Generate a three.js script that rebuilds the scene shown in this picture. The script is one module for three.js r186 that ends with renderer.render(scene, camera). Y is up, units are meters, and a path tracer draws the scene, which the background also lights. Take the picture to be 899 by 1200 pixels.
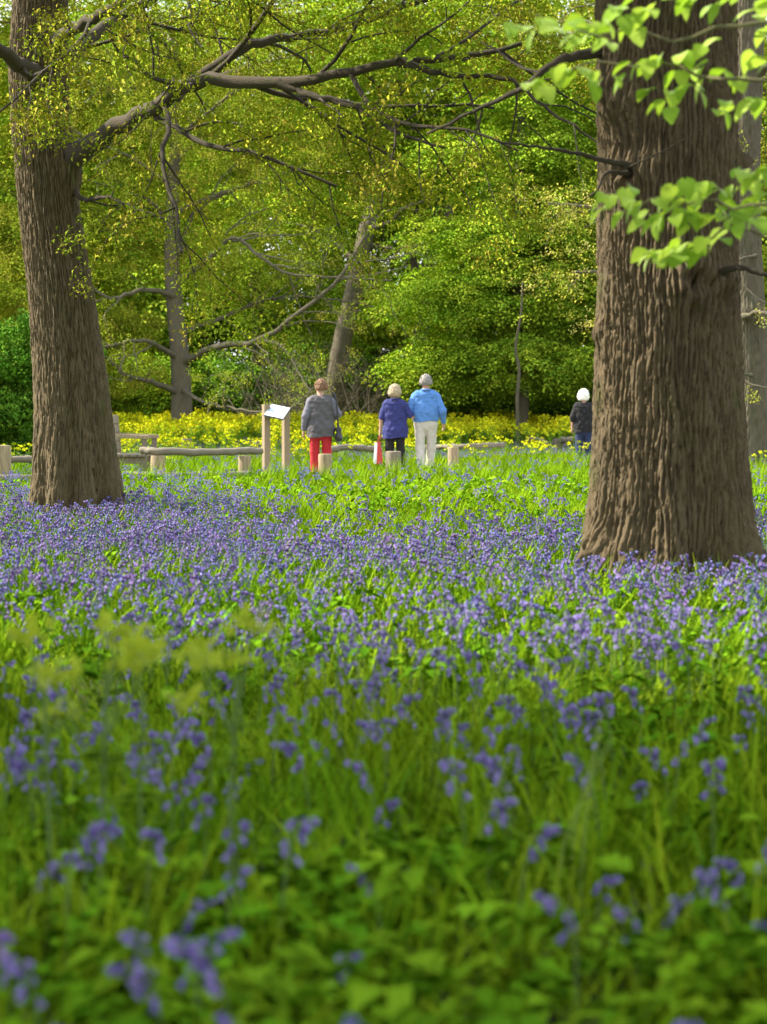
import * as THREE from 'three';
import { mergeGeometries, mergeVertices } from 'three/addons/utils/BufferGeometryUtils.js';
import { RoundedBoxGeometry } from 'three/addons/geometries/RoundedBoxGeometry.js';
import { createNoise2D, createNoise3D, createNoise4D } from 'simplex-noise';

// ------------------------------------------------------------------ camera, sky, sun, exposure
const scene = new THREE.Scene();
const EYE = 1.0, PX = 2706;                       // eye height in metres; focal length in photograph pixels
const camera = new THREE.PerspectiveCamera(25, 899 / 1200, 0.1, 900);
camera.position.set(0, EYE, 0);
camera.rotation.x = -Math.atan(110 / PX);
camera.focus = 21;
camera.userData.fStop = 4.2;

const SKY = 0.58;
function rngOf0(s) { return () => { s = (s * 16807) % 2147483647; return s / 2147483647; }; }
const SUN = new THREE.Vector3(-0.74, 0.66, -0.13).normalize();
{ // bright hazy spring sky: pale near the horizon, soft blue overhead, thin cloud everywhere
  const W = 256, H = 128, data = new Float32Array(W * H * 4), cloud = createNoise3D(rngOf0(5));
  for (let j = 0; j < H; j++) for (let i = 0; i < W; i++) {
    const el = ((j + 0.5) / H - 0.5) * Math.PI, az = (i + 0.5) / W * Math.PI * 2, y = Math.sin(el), c = Math.cos(el), x = c * Math.cos(az), z = c * Math.sin(az), t = Math.pow(Math.max(0, y), 0.6);
    const n = Math.min(1, Math.max(0, 0.45 + 0.6 * cloud(x * 2, y * 3.5, z * 2) + 0.3 * cloud(x * 5, y * 8, z * 5))), k = SKY * (y < 0 ? 0.35 : 1);
    const clear = [1 - 0.58 * t, 1 - 0.38 * t, 1 - 0.08 * t], o = (j * W + i) * 4;
    for (let q = 0; q < 3; q++) data[o + q] = k * (clear[q] + ([1.06, 1.06, 1.0][q] - clear[q]) * n);
    data[o + 3] = 1;
  }
  const t = new THREE.DataTexture(data, W, H, THREE.RGBAFormat, THREE.FloatType); t.mapping = THREE.EquirectangularReflectionMapping; t.magFilter = THREE.LinearFilter; t.needsUpdate = true;
  scene.background = t; scene.environment = t;
}

const sun = new THREE.DirectionalLight(new THREE.Color(1.0, 0.92, 0.76), 3.5);
sun.position.copy(SUN).multiplyScalar(80).add(new THREE.Vector3(0, 0, -30));
sun.target.position.set(0, 0, -30);
sun.name = 'sun';
sun.castShadow = true;
sun.shadow.radius = 3;
sun.shadow.mapSize.set(4096, 4096);
Object.assign(sun.shadow.camera, { left: -60, right: 60, top: 60, bottom: -60, near: 1, far: 220 });
scene.add(sun, sun.target);

const renderer = new THREE.WebGLRenderer();
renderer.toneMapping = THREE.LinearToneMapping;
renderer.toneMappingExposure = 4.05;
renderer.shadowMap.enabled = true;

// ------------------------------------------------------------------ helpers
function rngOf(seed) { let s = seed | 0; return () => { s = (s + 0x6d2b79f5) | 0; let t = Math.imul(s ^ (s >>> 15), 1 | s); t = (t + Math.imul(t ^ (t >>> 7), 61 | t)) ^ t; return ((t ^ (t >>> 14)) >>> 0) / 4294967296; }; }
const n2 = createNoise2D(rngOf(11)), n3 = createNoise3D(rngOf(12)), n4 = createNoise4D(rngOf(13));
const V = (x, y, z) => new THREE.Vector3(x, y, z);
const lerp = THREE.MathUtils.lerp, clamp = THREE.MathUtils.clamp, smooth = THREE.MathUtils.smoothstep;
const at = (px, d) => (px - 449.5) / PX * d;                     // metres to the side, d metres ahead
const up = (py, d) => EYE + (490 - py) / PX * d;                 // metres above the meadow
const P = (px, py, d) => V(at(px, d), up(py, d), -d);
function groundY(x, z) {
  const d = -z;
  const rise = smooth(d, 44, 84) * (0.42 - 0.3 * smooth(x, -4, 9));
  return rise + 0.025 * n2(x * 0.35, z * 0.35) + 0.04 * n2(x * 0.08 + 7, z * 0.08);
}
const used = new Map();
function numbered(name) { const k = used.get(name) ?? 0; used.set(name, k + 1); return k ? name + '_' + String(k).padStart(3, '0') : name; }
function shade(o) { o.traverse((m) => { if (m.isMesh) { m.castShadow = true; m.receiveShadow = true; } }); return o; }
function tag(o, label, category, group, kind) {
  o.userData.label = label; if (category) o.userData.category = category;
  if (group) o.userData.group = group; if (kind) o.userData.kind = kind; return o;
}
function thing(name, label, category, [x, y, z] = [0, 0, 0], turn = 0, group) {
  const o = new THREE.Group(); o.name = numbered(name); o.position.set(x, y, z); o.rotation.y = turn;
  tag(o, label, category, group); scene.add(o); return o;
}
function part(name, geo, mat, parent) { const m = new THREE.Mesh(geo, mat); m.name = name; m.castShadow = m.receiveShadow = true; parent.add(m); return m; }
function instanced(name, geo, mat, list, parent) {               // list of { m: Matrix4, c: Color }
  const im = new THREE.InstancedMesh(geo, mat, list.length); im.name = name;
  list.forEach((e, i) => { im.setMatrixAt(i, e.m); im.setColorAt(i, e.c); });
  im.castShadow = im.receiveShadow = true; im.userData.kind = 'stuff'; parent.add(im); return im;
}
const geoOf = (pos, idx, uv, col) => {
  const g = new THREE.BufferGeometry();
  g.setAttribute('position', new THREE.Float32BufferAttribute(pos, 3));
  if (uv) g.setAttribute('uv', new THREE.Float32BufferAttribute(uv, 2));
  if (col) g.setAttribute('color', new THREE.Float32BufferAttribute(col, 3));
  g.setIndex(idx); g.computeVertexNormals(); return g;
};

// ------------------------------------------------------------------ textures and materials
function dataTex(size, fn, srgb, repeat = 1) {
  const data = new Uint8Array(size * size * 4);
  for (let y = 0; y < size; y++) for (let x = 0; x < size; x++) {
    const c = fn(x / size, y / size), o = (y * size + x) * 4;
    data[o] = clamp(c[0], 0, 1) * 255; data[o + 1] = clamp(c[1], 0, 1) * 255; data[o + 2] = clamp(c[2], 0, 1) * 255; data[o + 3] = 255;
  }
  const t = new THREE.DataTexture(data, size, size); t.wrapS = t.wrapT = THREE.RepeatWrapping; t.magFilter = THREE.LinearFilter; t.minFilter = THREE.LinearMipmapLinearFilter;
  if (srgb) t.colorSpace = THREE.SRGBColorSpace; t.repeat.set(repeat, repeat); t.needsUpdate = true; return t;
}
const TAU = Math.PI * 2;
const tile = (u, v, fu, fv) => { const a = u * TAU, b = v * TAU, p = fu / TAU, q = fv / TAU; return n4(Math.cos(a) * p, Math.sin(a) * p, Math.cos(b) * q + 5, Math.sin(b) * q); };
const sr = (x) => Math.pow(clamp(x, 0, 1), 1 / 2.2);
const barkMap = dataTex(512, (u, v) => {
  const a = tile(u, v, 5, 3), b = tile(u + 0.3, v, 24, 7), c = tile(u, v + 0.4, 70, 26), g = smooth(tile(u + 0.7, v, 3.5, 2.5), 0.15, 0.8);
  const li = smooth(tile(u + 0.15, v + 0.6, 9, 6) + 0.5 * tile(u, v, 40, 30), 0.55, 0.9), k = 0.8 + 0.14 * a + 0.16 * b + 0.14 * c + 0.16 * li;
  return [sr(lerp(1.0, 0.86, g) * k * 0.8), sr(lerp(0.98, 1.0, g) * k * 0.8), sr(lerp(0.95, 0.7, g) * k * 0.8)];
}, true);
const barkBump = dataTex(512, (u, v) => {
  const a = 1 - Math.abs(tile(u, v, 34, 9)), b = tile(u, v, 90, 40);
  const h = 0.6 * a + 0.2 * b + 0.2; return [h, h, h];
}, false);
const groundMap = dataTex(512, (u, v) => {
  const a = tile(u, v, 6, 6), b = tile(u, v, 30, 30), c = tile(u, v, 90, 90), k = 0.7 + 0.25 * b + 0.3 * c;
  const m = smooth(a + 0.4 * b, -0.3, 0.5);
  return [sr(lerp(0.075, 0.05, m) * k), sr(lerp(0.055, 0.085, m) * k), sr(lerp(0.03, 0.016, m) * k)];
}, true);
const woodMap = dataTex(256, (u, v) => {
  const w = u + 0.02 * tile(u, v, 3, 2), a = Math.sin(w * TAU * 9 + 2 * tile(u, v, 4, 1.4)), b = tile(u, v, 60, 5), k = 0.8 + 0.1 * a + 0.14 * b;
  return [sr(k), sr(k * 0.97), sr(k * 0.92)];
}, true);
const pathMap = dataTex(256, (u, v) => { const k = 0.3 + 0.06 * tile(u, v, 40, 40) + 0.06 * tile(u, v, 110, 110); return [sr(k), sr(k * 0.93), sr(k * 0.83)]; }, true);

const lin = (r, g, b) => new THREE.Color().setRGB(r, g, b);
const std = (r, g, b, rough = 0.9, extra = {}) => new THREE.MeshStandardMaterial({ color: lin(r, g, b), roughness: rough, ...extra });
const barkMat = (r, g, b, bump = 0.008) => new THREE.MeshStandardMaterial({ color: lin(r, g, b), map: barkMap, bumpMap: barkBump, bumpScale: bump, roughness: 0.95 });
const leafMat = (r, g, b, through = 0.45, vc = false) => new THREE.MeshPhysicalMaterial({ color: lin(r, g, b), transmission: through, roughness: 1, thickness: 0, specularIntensity: through ? 0.5 : 0, side: THREE.DoubleSide, vertexColors: vc });
const wood = (r, g, b) => new THREE.MeshStandardMaterial({ color: lin(r, g, b), map: woodMap, roughness: 0.85 });
const M = {
  oakBark: barkMat(0.152, 0.112, 0.056), limeBark: barkMat(0.138, 0.1, 0.051), greyBark: barkMat(0.15, 0.127, 0.082, 0.004), shadedLimbBark: barkMat(0.088, 0.068, 0.042, 0.006),  // last one: limb bark darkened in its colour to stand for canopy shade
  leaf: leafMat(1, 1, 1, 0, true), oakLeaf: leafMat(1, 1, 1, 0, true), petal: leafMat(1, 1, 1, 0, true), grass: leafMat(1, 1, 1, 0, true), stem: std(0.1, 0.17, 0.03),
  ground: new THREE.MeshStandardMaterial({ map: groundMap, roughness: 1 }), path: new THREE.MeshStandardMaterial({ map: pathMap, roughness: 1 }),
  bluebellLeaf: leafMat(0.085, 0.19, 0.012, 0), spurge: leafMat(0.38, 0.46, 0.02, 0.4), spurgeLeaf: leafMat(0.14, 0.24, 0.015, 0), strawStem: std(0.2, 0.28, 0.045),
  limeLeaf: leafMat(0.3, 0.46, 0.025, 0.5), limeLeaf2: leafMat(0.24, 0.4, 0.02, 0.5), limeLeaf3: leafMat(0.37, 0.52, 0.05, 0.5),
  limeTwig: std(0.13, 0.12, 0.05), cutEnd: wood(0.5, 0.4, 0.26), boardWood: wood(0.28, 0.215, 0.14), darkMetal: std(0.06, 0.06, 0.06, 0.5),
  skin: std(0.416, 0.24, 0.168, 0.6), eye: std(0.7, 0.68, 0.65, 0.3), tunic: std(0.08, 0.0736, 0.0784), tunicSleeve: std(0.136, 0.128, 0.16), red: std(0.4, 0.0096, 0.016, 0.8), navy: std(0.0213, 0.0255, 0.1275), blackCloth: std(0.007, 0.0065, 0.008),
  blue: std(0.075, 0.19, 0.46), cream: std(0.465, 0.4275, 0.375), denim: std(0.012, 0.024, 0.068), auburn: std(0.153, 0.0733, 0.0319, 0.7), blond: std(0.345, 0.2625, 0.165, 0.7), greyHair: std(0.216, 0.192, 0.176, 0.7), whiteHair: std(0.8, 0.77, 0.7, 0.8), shoe: std(0.04, 0.035, 0.03, 0.6),
  blackLeather: std(0.012, 0.012, 0.014, 0.5), redPaper: std(0.42, 0.035, 0.025, 0.7), whitePaper: std(0.72, 0.72, 0.74, 0.6),
  oldWood: wood(0.22, 0.18, 0.13), cutWood: wood(0.34, 0.26, 0.165), greyWood: wood(0.2, 0.17, 0.13),
};

// ------------------------------------------------------------------ ground and path
{
  const pos = [], uv = [], idx = [], ds = [], xs = [];
  for (let d = -40; d < 80; d += 1) ds.push(d);
  for (let d = 80; d < 520; d *= 1.12) ds.push(d);
  for (let i = -60; i <= 60; i++) { const t = i / 60; xs.push(Math.sign(t) * (30 * Math.abs(t) + 300 * Math.abs(t) ** 5)); }
  for (const d of ds) for (const x of xs) { pos.push(x, groundY(x, -d), -d); uv.push(x / 3, d / 3); }
  for (let j = 0; j < ds.length - 1; j++) for (let i = 0; i < xs.length - 1; i++) { const a = j * xs.length + i, b = a + xs.length; idx.push(a, a + 1, b, a + 1, b + 1, b); }
  const g = part('ground', geoOf(pos, idx, uv), M.ground, scene);
  tag(g, 'dark woodland soil under the meadow plants', 'ground', null, 'structure');
}
const pathCurve = new THREE.CatmullRomCurve3([[-60, 33], [at(0, 35) - 3, 35.4], [at(150, 36), 36], [at(320, 36), 36.2], [at(390, 37), 37.2], [at(490, 40), 40.2], [at(600, 44), 44.5], [at(700, 49.5), 49.5], [at(850, 56), 56], [30, 74]].map(([x, d]) => V(x, 0, -d)));
{
  const pts = pathCurve.getPoints(160), pos = [], uv = [], idx = []; let len = 0;
  pts.forEach((p, i) => {
    const t = pts[Math.min(i + 1, pts.length - 1)].clone().sub(pts[Math.max(i - 1, 0)]).normalize(), s = V(-t.z, 0, t.x);
    if (i) len += p.distanceTo(pts[i - 1]);
    for (let k = -2; k <= 2; k++) { const q = p.clone().addScaledVector(s, k * 0.45 + 0.05 * n2(i * 0.6, k)); pos.push(q.x, groundY(q.x, q.z) + 0.012, q.z); uv.push(k * 0.4, len); }
    if (i) for (let k = 0; k < 4; k++) { const a = (i - 1) * 5 + k, b = a + 5; idx.push(a, a + 1, b, a + 1, b + 1, b); }
  });
  const g = geoOf(pos, idx, uv); if (g.attributes.normal.getY(10) < 0) { g.index.array.reverse(); g.computeVertexNormals(); }
  tag(part('path', g, M.path, scene), 'pale gravel footpath winding between the low log rails', 'path', null, 'structure');
}
const pathPts = pathCurve.getPoints(400);
const offPath = (x, z) => { let m = 9; for (const p of pathPts) { const e = Math.abs(p.x - x) + Math.abs(p.z - z); if (e < m * 1.5) m = Math.min(m, Math.hypot(p.x - x, p.z - z)); } return m; };

// ------------------------------------------------------------------ wood: tubes, trunks, branches
function tube(pts, radii, sides, cap = true) {
  const pos = [], uv = [], idx = []; let ref = V(0.3, 0.2, 0.93), len = 0;
  pts.forEach((p, i) => {
    const t = pts[Math.min(i + 1, pts.length - 1)].clone().sub(pts[Math.max(i - 1, 0)]).normalize();
    const s = ref.clone().addScaledVector(t, -ref.dot(t)).normalize(), b = t.clone().cross(s); ref = s;
    if (i) len += p.distanceTo(pts[i - 1]);
    for (let k = 0; k <= sides; k++) {
      const a = (k % sides) / sides * TAU, r = radii[i];
      pos.push(p.x + (s.x * Math.cos(a) + b.x * Math.sin(a)) * r, p.y + (s.y * Math.cos(a) + b.y * Math.sin(a)) * r, p.z + (s.z * Math.cos(a) + b.z * Math.sin(a)) * r);
      uv.push(k / sides * Math.max(1, Math.round(radii[0] * 6)), len);
    }
  });
  const w = sides + 1;
  for (let i = 0; i < pts.length - 1; i++) for (let k = 0; k < sides; k++) { const a = i * w + k, b = a + w; idx.push(a, a + 1, b, a + 1, b + 1, b); }
  if (cap) { const c = pos.length / 3, e = (pts.length - 1) * w; pos.push(...pts[pts.length - 1].toArray()); uv.push(0, len); for (let k = 0; k < sides; k++) idx.push(e + k, e + k + 1, c); }
  const g = geoOf(pos, idx, uv);
  const n = g.attributes.normal;
  for (let i = 0; i < pts.length; i++) { const a = i * w, b = a + sides, x = n.getX(a) + n.getX(b), y = n.getY(a) + n.getY(b), z = n.getZ(a) + n.getZ(b), l = Math.hypot(x, y, z) || 1; n.setXYZ(a, x / l, y / l, z / l); n.setXYZ(b, x / l, y / l, z / l); }
  return g;
}
// a trunk with real bark furrows: centre(y) -> [x, z], radius(y), knots [{a, y, r, h}]
function trunkGeo({ y0, y1, rows, sides, centre, radius, ridges, depth, flare = 0, flareH = 0.5, lobes = 6, knots = [], seed = 0 }) {
  const pos = [], uv = [], idx = [], w = sides + 1, reps = Math.max(1, Math.round(radius(1.3) * TAU));
  for (let j = 0; j <= rows; j++) {
    const y = lerp(y0, y1, j / rows), [cx, cz] = centre(y), r0 = radius(y), fl = flare * Math.exp(-Math.max(0, y) / flareH);
    for (let i = 0; i <= sides; i++) {
      const a = (i % sides) / sides * TAU, ca = Math.cos(a), sa = Math.sin(a);
      const big = 0.03 * n3(ca * 1.4 + seed, sa * 1.4, y * 0.6) + 0.012 * n3(ca * 4 + seed, sa * 4, y * 1.6);
      let r = r0 * (1 + big) + fl * (0.6 + 0.75 * n3(ca * lobes * 0.3 + seed + 9, sa * lobes * 0.3, 0.2 + y * 0.3));
      const warp = 0.9 * n3(ca * 3.2 + seed, sa * 3.2, y * 1.3) + 0.42 * n3(ca * 11, sa * 11 + seed, y * 3.4) + 0.2 * n3(ca * 22, sa * 22 + seed, y * 8);
      const ph = a / TAU * ridges + warp, cell = Math.abs(Math.sin(Math.PI * ph));
      const rid = Math.pow(cell, 0.5), brk = 0.5 + 0.5 * n3(ca * ridges * 0.16, sa * ridges * 0.16 + seed, y * 7);
      let bark = depth * (rid * (0.72 + 0.28 * brk) - 0.5) + depth * 0.16 * n3(ca * ridges * 0.5, sa * ridges * 0.5, y * 26);
      for (const k of knots) {
        let da = Math.atan2(Math.sin(a - k.a), Math.cos(a - k.a)) * r0, e = (da * da + (y - k.y) * (y - k.y) * (k.q ?? 1)) / (k.r * k.r);
        if (e < 7) { r += k.h * Math.exp(-e) * (1 + 0.45 * n3(ca * 9, sa * 9, y * 9 + seed)); if (k.pit) r -= k.pit * Math.exp(-e * 5); }
      }
      r += bark;
      pos.push(cx + ca * r, y, cz + sa * r); uv.push(i / sides * reps, y);
    }
  }
  for (let j = 0; j < rows; j++) for (let i = 0; i < sides; i++) { const p = j * w + i, q = p + w; idx.push(p, q, p + 1, p + 1, q, q + 1); }
  const g = geoOf(pos, idx, uv), n = g.attributes.normal;
  for (let j = 0; j <= rows; j++) { const a = j * w, b = a + sides, x = n.getX(a) + n.getX(b), y = n.getY(a) + n.getY(b), z = n.getZ(a) + n.getZ(b), l = Math.hypot(x, y, z) || 1; n.setXYZ(a, x / l, y / l, z / l); n.setXYZ(b, x / l, y / l, z / l); }
  return g;
}
const through = (pts, n) => new THREE.CatmullRomCurve3(pts, false, 'centripetal').getPoints(n);
// a branch that wanders and forks; o: { lift, wander, kids, spread, ratio, min, leafFrom, droop }
function grow(w, p, dir, len, r, level, max, rnd, o) {
  const steps = Math.max(4, Math.round(len / (level ? 0.22 : 0.35))), st = len / steps, pts = [p.clone()], rad = [r], d = dir.clone().normalize();
  const tip = level === max ? 0.3 : 0.4;
  for (let i = 1; i <= steps; i++) {
    d.x += (rnd() - 0.5) * o.wander; d.y += (rnd() - 0.5) * o.wander + o.lift * (level ? 1 : 0.6); d.z += (rnd() - 0.5) * o.wander; d.normalize();
    pts.push(pts[i - 1].clone().addScaledVector(d, st)); rad.push(r * lerp(1, tip, i / steps));
  }
  sprout(w, pts, rad, level, max, rnd, o);
}
function sprout(w, pts, rad, level, max, rnd, o) {
  let len = 0; for (let i = 1; i < pts.length; i++) len += pts[i].distanceTo(pts[i - 1]);
  w.branches.push({ pts, rad, level });
  if (level >= (o.leafFrom ?? max)) {
    const n = Math.max(1, Math.round(len * (o.leaves ?? 5)));
    for (let k = 0; k < n; k++) { const f = lerp(0.25, 1, (k + rnd()) / n) * (pts.length - 1), i = Math.min(pts.length - 2, Math.floor(f)); w.tips.push({ p: pts[i].clone().lerp(pts[i + 1], f - i), d: pts[i + 1].clone().sub(pts[i]).normalize() }); }
  }
  if (level >= max) return;
  const kids = Math.max(1, Math.round(len * o.kids * (level ? 1.3 : 1)));
  for (let k = 0; k < kids; k++) {
    const f = lerp(level ? 0.2 : (o.from ?? 0.2), 0.98, (k + 0.3 + 0.6 * rnd()) / kids) * (pts.length - 1), i = Math.min(pts.length - 2, Math.floor(f));
    const q = pts[i].clone().lerp(pts[i + 1], f - i), t = pts[i + 1].clone().sub(pts[i]).normalize();
    const side = V(rnd() - 0.5, (rnd() - 0.5) * (o.flat ?? 1) - (o.droop ?? 0), rnd() - 0.5); side.addScaledVector(t, -side.dot(t)).normalize();
    const a = (o.spread ?? 0.8) * (0.7 + 0.6 * rnd()), nd = t.multiplyScalar(Math.cos(a)).addScaledVector(side, Math.sin(a));
    const L = Math.min(len * (o.ratio ?? 0.5), o.longest ?? 3) * (0.6 + 0.7 * rnd()) * (level ? 1 : lerp(1.1, 0.6, k / kids)), rr = Math.min(rad[i] * 0.6, Math.max(o.min ?? 0.006, L * 0.012 + 0.003));
    if (L > 0.12) grow(w, q, nd, L, rr, level + 1, max, rnd, o);
  }
}
function buildWood(tree, w, mat, bigName = 'limb', twigMat = mat) {
  const small = [];
  for (const b of w.branches) { if (b.level === 0) part(bigName, tube(b.pts, b.rad, b.pts.length > 0 && b.rad[0] > 0.06 ? 10 : 7), mat, tree); else small.push(tube(b.pts, b.rad, b.level === 1 ? 5 : 3)); }
  if (small.length) { const t = part('twigs', mergeGeometries(small), twigMat, tree); t.userData.kind = 'stuff'; }
}
// leaf clumps
function leafShape(L, W, pos, idx, base, dir, nrm, fold = 0.25) {
  const side = dir.clone().cross(nrm).normalize(), o = pos.length / 3, m = base.clone().addScaledVector(dir, L * 0.45), t = base.clone().addScaledVector(dir, L).addScaledVector(nrm, -L * 0.18);
  const l = m.clone().addScaledVector(side, W / 2).addScaledVector(nrm, W * fold), r = m.clone().addScaledVector(side, -W / 2).addScaledVector(nrm, W * fold);
  for (const q of [base, l, t, r]) pos.push(q.x, q.y, q.z);
  idx.push(o, o + 3, o + 2, o, o + 2, o + 1);
}
function tuft(seed, n, size, L) {                                 // leaves all round a twig end
  const rnd = rngOf(seed), pos = [], idx = [];
  for (let i = 0; i < n; i++) {
    const d = V(rnd() - 0.5, rnd() - 0.35, rnd() - 0.5).normalize(), b = V(rnd() - 0.5, (rnd() - 0.5) * 0.7, rnd() - 0.5).multiplyScalar(size);
    const nn = V(rnd() - 0.5, 0.9, rnd() - 0.5); nn.addScaledVector(d, -nn.dot(d)).normalize();
    leafShape(L * (0.7 + 0.6 * rnd()), L * (0.45 + 0.25 * rnd()), pos, idx, b, d, nn);
  }
  return geoOf(pos, idx);
}
function spray(seed, n, len, L) {                                 // leaves in two ranks along a drooping twig, lying flat
  const rnd = rngOf(seed), pos = [], idx = [];
  for (let k = 0; k < 3; k++) {
    const yaw = (k - 1) * 0.7 + (rnd() - 0.5) * 0.4, ax = V(Math.cos(yaw), -0.12, Math.sin(yaw)).normalize(), ln = len * (k === 1 ? 1 : 0.75);
    for (let i = 0; i < n; i++) {
      const t = (i + 0.6) / n, b = ax.clone().multiplyScalar(ln * t); b.y -= t * t * len * 0.22 - (rnd() - 0.5) * 0.05;
      const s = (i % 2 ? 1 : -1), d = V(Math.cos(yaw + s * 0.9), -0.25 + (rnd() - 0.5) * 0.7, Math.sin(yaw + s * 0.9)).normalize();
      const nn = V((rnd() - 0.5) * 0.9, 1, (rnd() - 0.5) * 0.9); nn.addScaledVector(d, -nn.dot(d)).normalize();
      leafShape(L * (0.75 + 0.5 * rnd()), L * (0.5 + 0.2 * rnd()), pos, idx, b, d, nn);
    }
  }
  return geoOf(pos, idx);
}
const CL = { oak: [tuft(1, 30, 0.3, 0.046), tuft(2, 34, 0.36, 0.045)], beech: [spray(3, 7, 0.6, 0.1), spray(4, 8, 0.7, 0.095)], far: [tuft(5, 30, 0.9, 0.17), spray(6, 10, 1.1, 0.17)], holly: [tuft(7, 22, 0.34, 0.08)], bud: [tuft(8, 8, 0.22, 0.05)] };
const _q = new THREE.Quaternion(), _e = new THREE.Euler();
function place(p, yaw, tilt, roll, s) { return new THREE.Matrix4().compose(p, _q.setFromEuler(_e.set(tilt, yaw, roll, 'YXZ')).clone(), V(s, s, s)); }
function tint(cols, rnd, vary = 0.25) { const a = cols[Math.floor(rnd() * cols.length)], k = 1 + (rnd() - 0.5) * 2 * vary; return lin(a[0] * k * (1 + (rnd() - 0.5) * 0.2), a[1] * k, a[2] * k); }
function scattered(kinds, spots, cols, rnd, s0, s1) {              // every clump as real leaves in one geometry
  const src = kinds.map((g) => g.attributes.position.array), ix = kinds.map((g) => g.index.array), pick = spots.map(() => Math.floor(rnd() * kinds.length));
  let nv = 0, ni = 0; for (const k of pick) { nv += src[k].length; ni += ix[k].length; }
  const pos = new Float32Array(nv), col = new Float32Array(nv), idx = new Uint32Array(ni), v = V(0, 0, 0); let o = 0, q = 0;
  spots.forEach((s, n) => {
    const k = pick[n], yaw = s.d ? Math.atan2(-s.d.z, s.d.x) + (rnd() - 0.5) : rnd() * TAU, m = place(s.p, yaw, (rnd() - 0.5) * 0.6, (rnd() - 0.5) * 0.6, lerp(s0, s1, rnd())), c = tint(cols, rnd), base = o / 3;
    for (let i = 0; i < src[k].length; i += 3) { v.fromArray(src[k], i).applyMatrix4(m); const f = 1 + 0.12 * Math.sin(i * 7.7 + n); pos[o] = v.x; pos[o + 1] = v.y; pos[o + 2] = v.z; col[o] = c.r * f; col[o + 1] = c.g * f; col[o + 2] = c.b * f; o += 3; }
    for (const e of ix[k]) idx[q++] = e + base;
  });
  const g = new THREE.BufferGeometry(); g.setAttribute('position', new THREE.BufferAttribute(pos, 3)); g.setAttribute('color', new THREE.BufferAttribute(col, 3)); g.setIndex(new THREE.BufferAttribute(idx, 1)); g.computeVertexNormals(); return g;
}
function crown(tree, kinds, spots, cols, rnd, s0 = 0.8, s1 = 1.3, mat = M.leaf) {   // spots: { p, d? }
  if (spots.length) part('crown', scattered(kinds, spots, cols, rnd, s0, s1), mat, tree).userData.kind = 'stuff';
}
const boughs = new Map();
function bough(key, kinds, n, rx, ry) {
  if (!boughs.has(key)) boughs.set(key, [1, 2, 3, 4].map((k) => { const r = rngOf(k * 77 + n), sp = []; for (let i = 0; i < n; i++) { const a = r() * TAU, q = Math.sqrt(r()) ; sp.push({ p: V(Math.cos(a) * rx * q, (r() - 0.5) * 2 * ry * (1 - 0.5 * q), Math.sin(a) * rx * q), d: V(Math.cos(a), 0, Math.sin(a)) }); } return scattered(kinds, sp, [[1, 1, 1], [0.85, 0.95, 0.9], [1.15, 1.05, 1]], r, 0.85, 1.2); }));
  return boughs.get(key);
}
function boughCrown(tree, protos, spots, cols, rnd, s0, s1) {
  const lists = protos.map(() => []);
  for (const s of spots) lists[Math.floor(rnd() * protos.length)].push({ m: place(s.p, rnd() * TAU, (rnd() - 0.5) * 0.5, (rnd() - 0.5) * 0.5, lerp(s0, s1, rnd())), c: tint(cols, rnd) });
  lists.forEach((l, i) => l.length && instanced('crown', protos[i], M.leaf, l, tree));
}
// points through the volume of a crown made of lobes [x, y, z, rx, ry, rz, count]
const FULL = 1.6;
function fill(lobes, rnd, gaps = 0.1, freq = 0.55) {
  const out = [];
  for (const [x, y, z, rx, ry, rz, n0] of lobes) for (let k = 0, tries = 0, n = n0 * FULL; k < n && tries < n * 4; tries++) {
    const a = rnd() * TAU, c = rnd() * 2 - 1, s = Math.sqrt(1 - c * c), r = Math.pow(rnd(), 0.42);
    const p = V(x + rx * r * s * Math.cos(a), y + ry * r * c, z + rz * r * s * Math.sin(a));
    if (n3(p.x * freq, p.y * freq * 1.6, p.z * freq) < gaps - 0.35 || p.y < groundY(p.x, p.z) + 0.1) continue;
    out.push({ p, d: V(Math.cos(a), 0, Math.sin(a)) }); k++;
  }
  return out;
}
const yellowGreen = [[0.31, 0.35, 0.025], [0.27, 0.33, 0.025], [0.33, 0.34, 0.03], [0.24, 0.32, 0.025], [0.31, 0.28, 0.04]];
const freshGreen = [[0.25, 0.38, 0.026], [0.3, 0.42, 0.028], [0.18, 0.31, 0.024], [0.35, 0.44, 0.035]];
const deepGreen = [[0.13, 0.25, 0.022], [0.17, 0.3, 0.026], [0.11, 0.21, 0.02]];
const paleYellow = [[0.42, 0.42, 0.06], [0.36, 0.38, 0.04], [0.46, 0.42, 0.12]];

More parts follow.
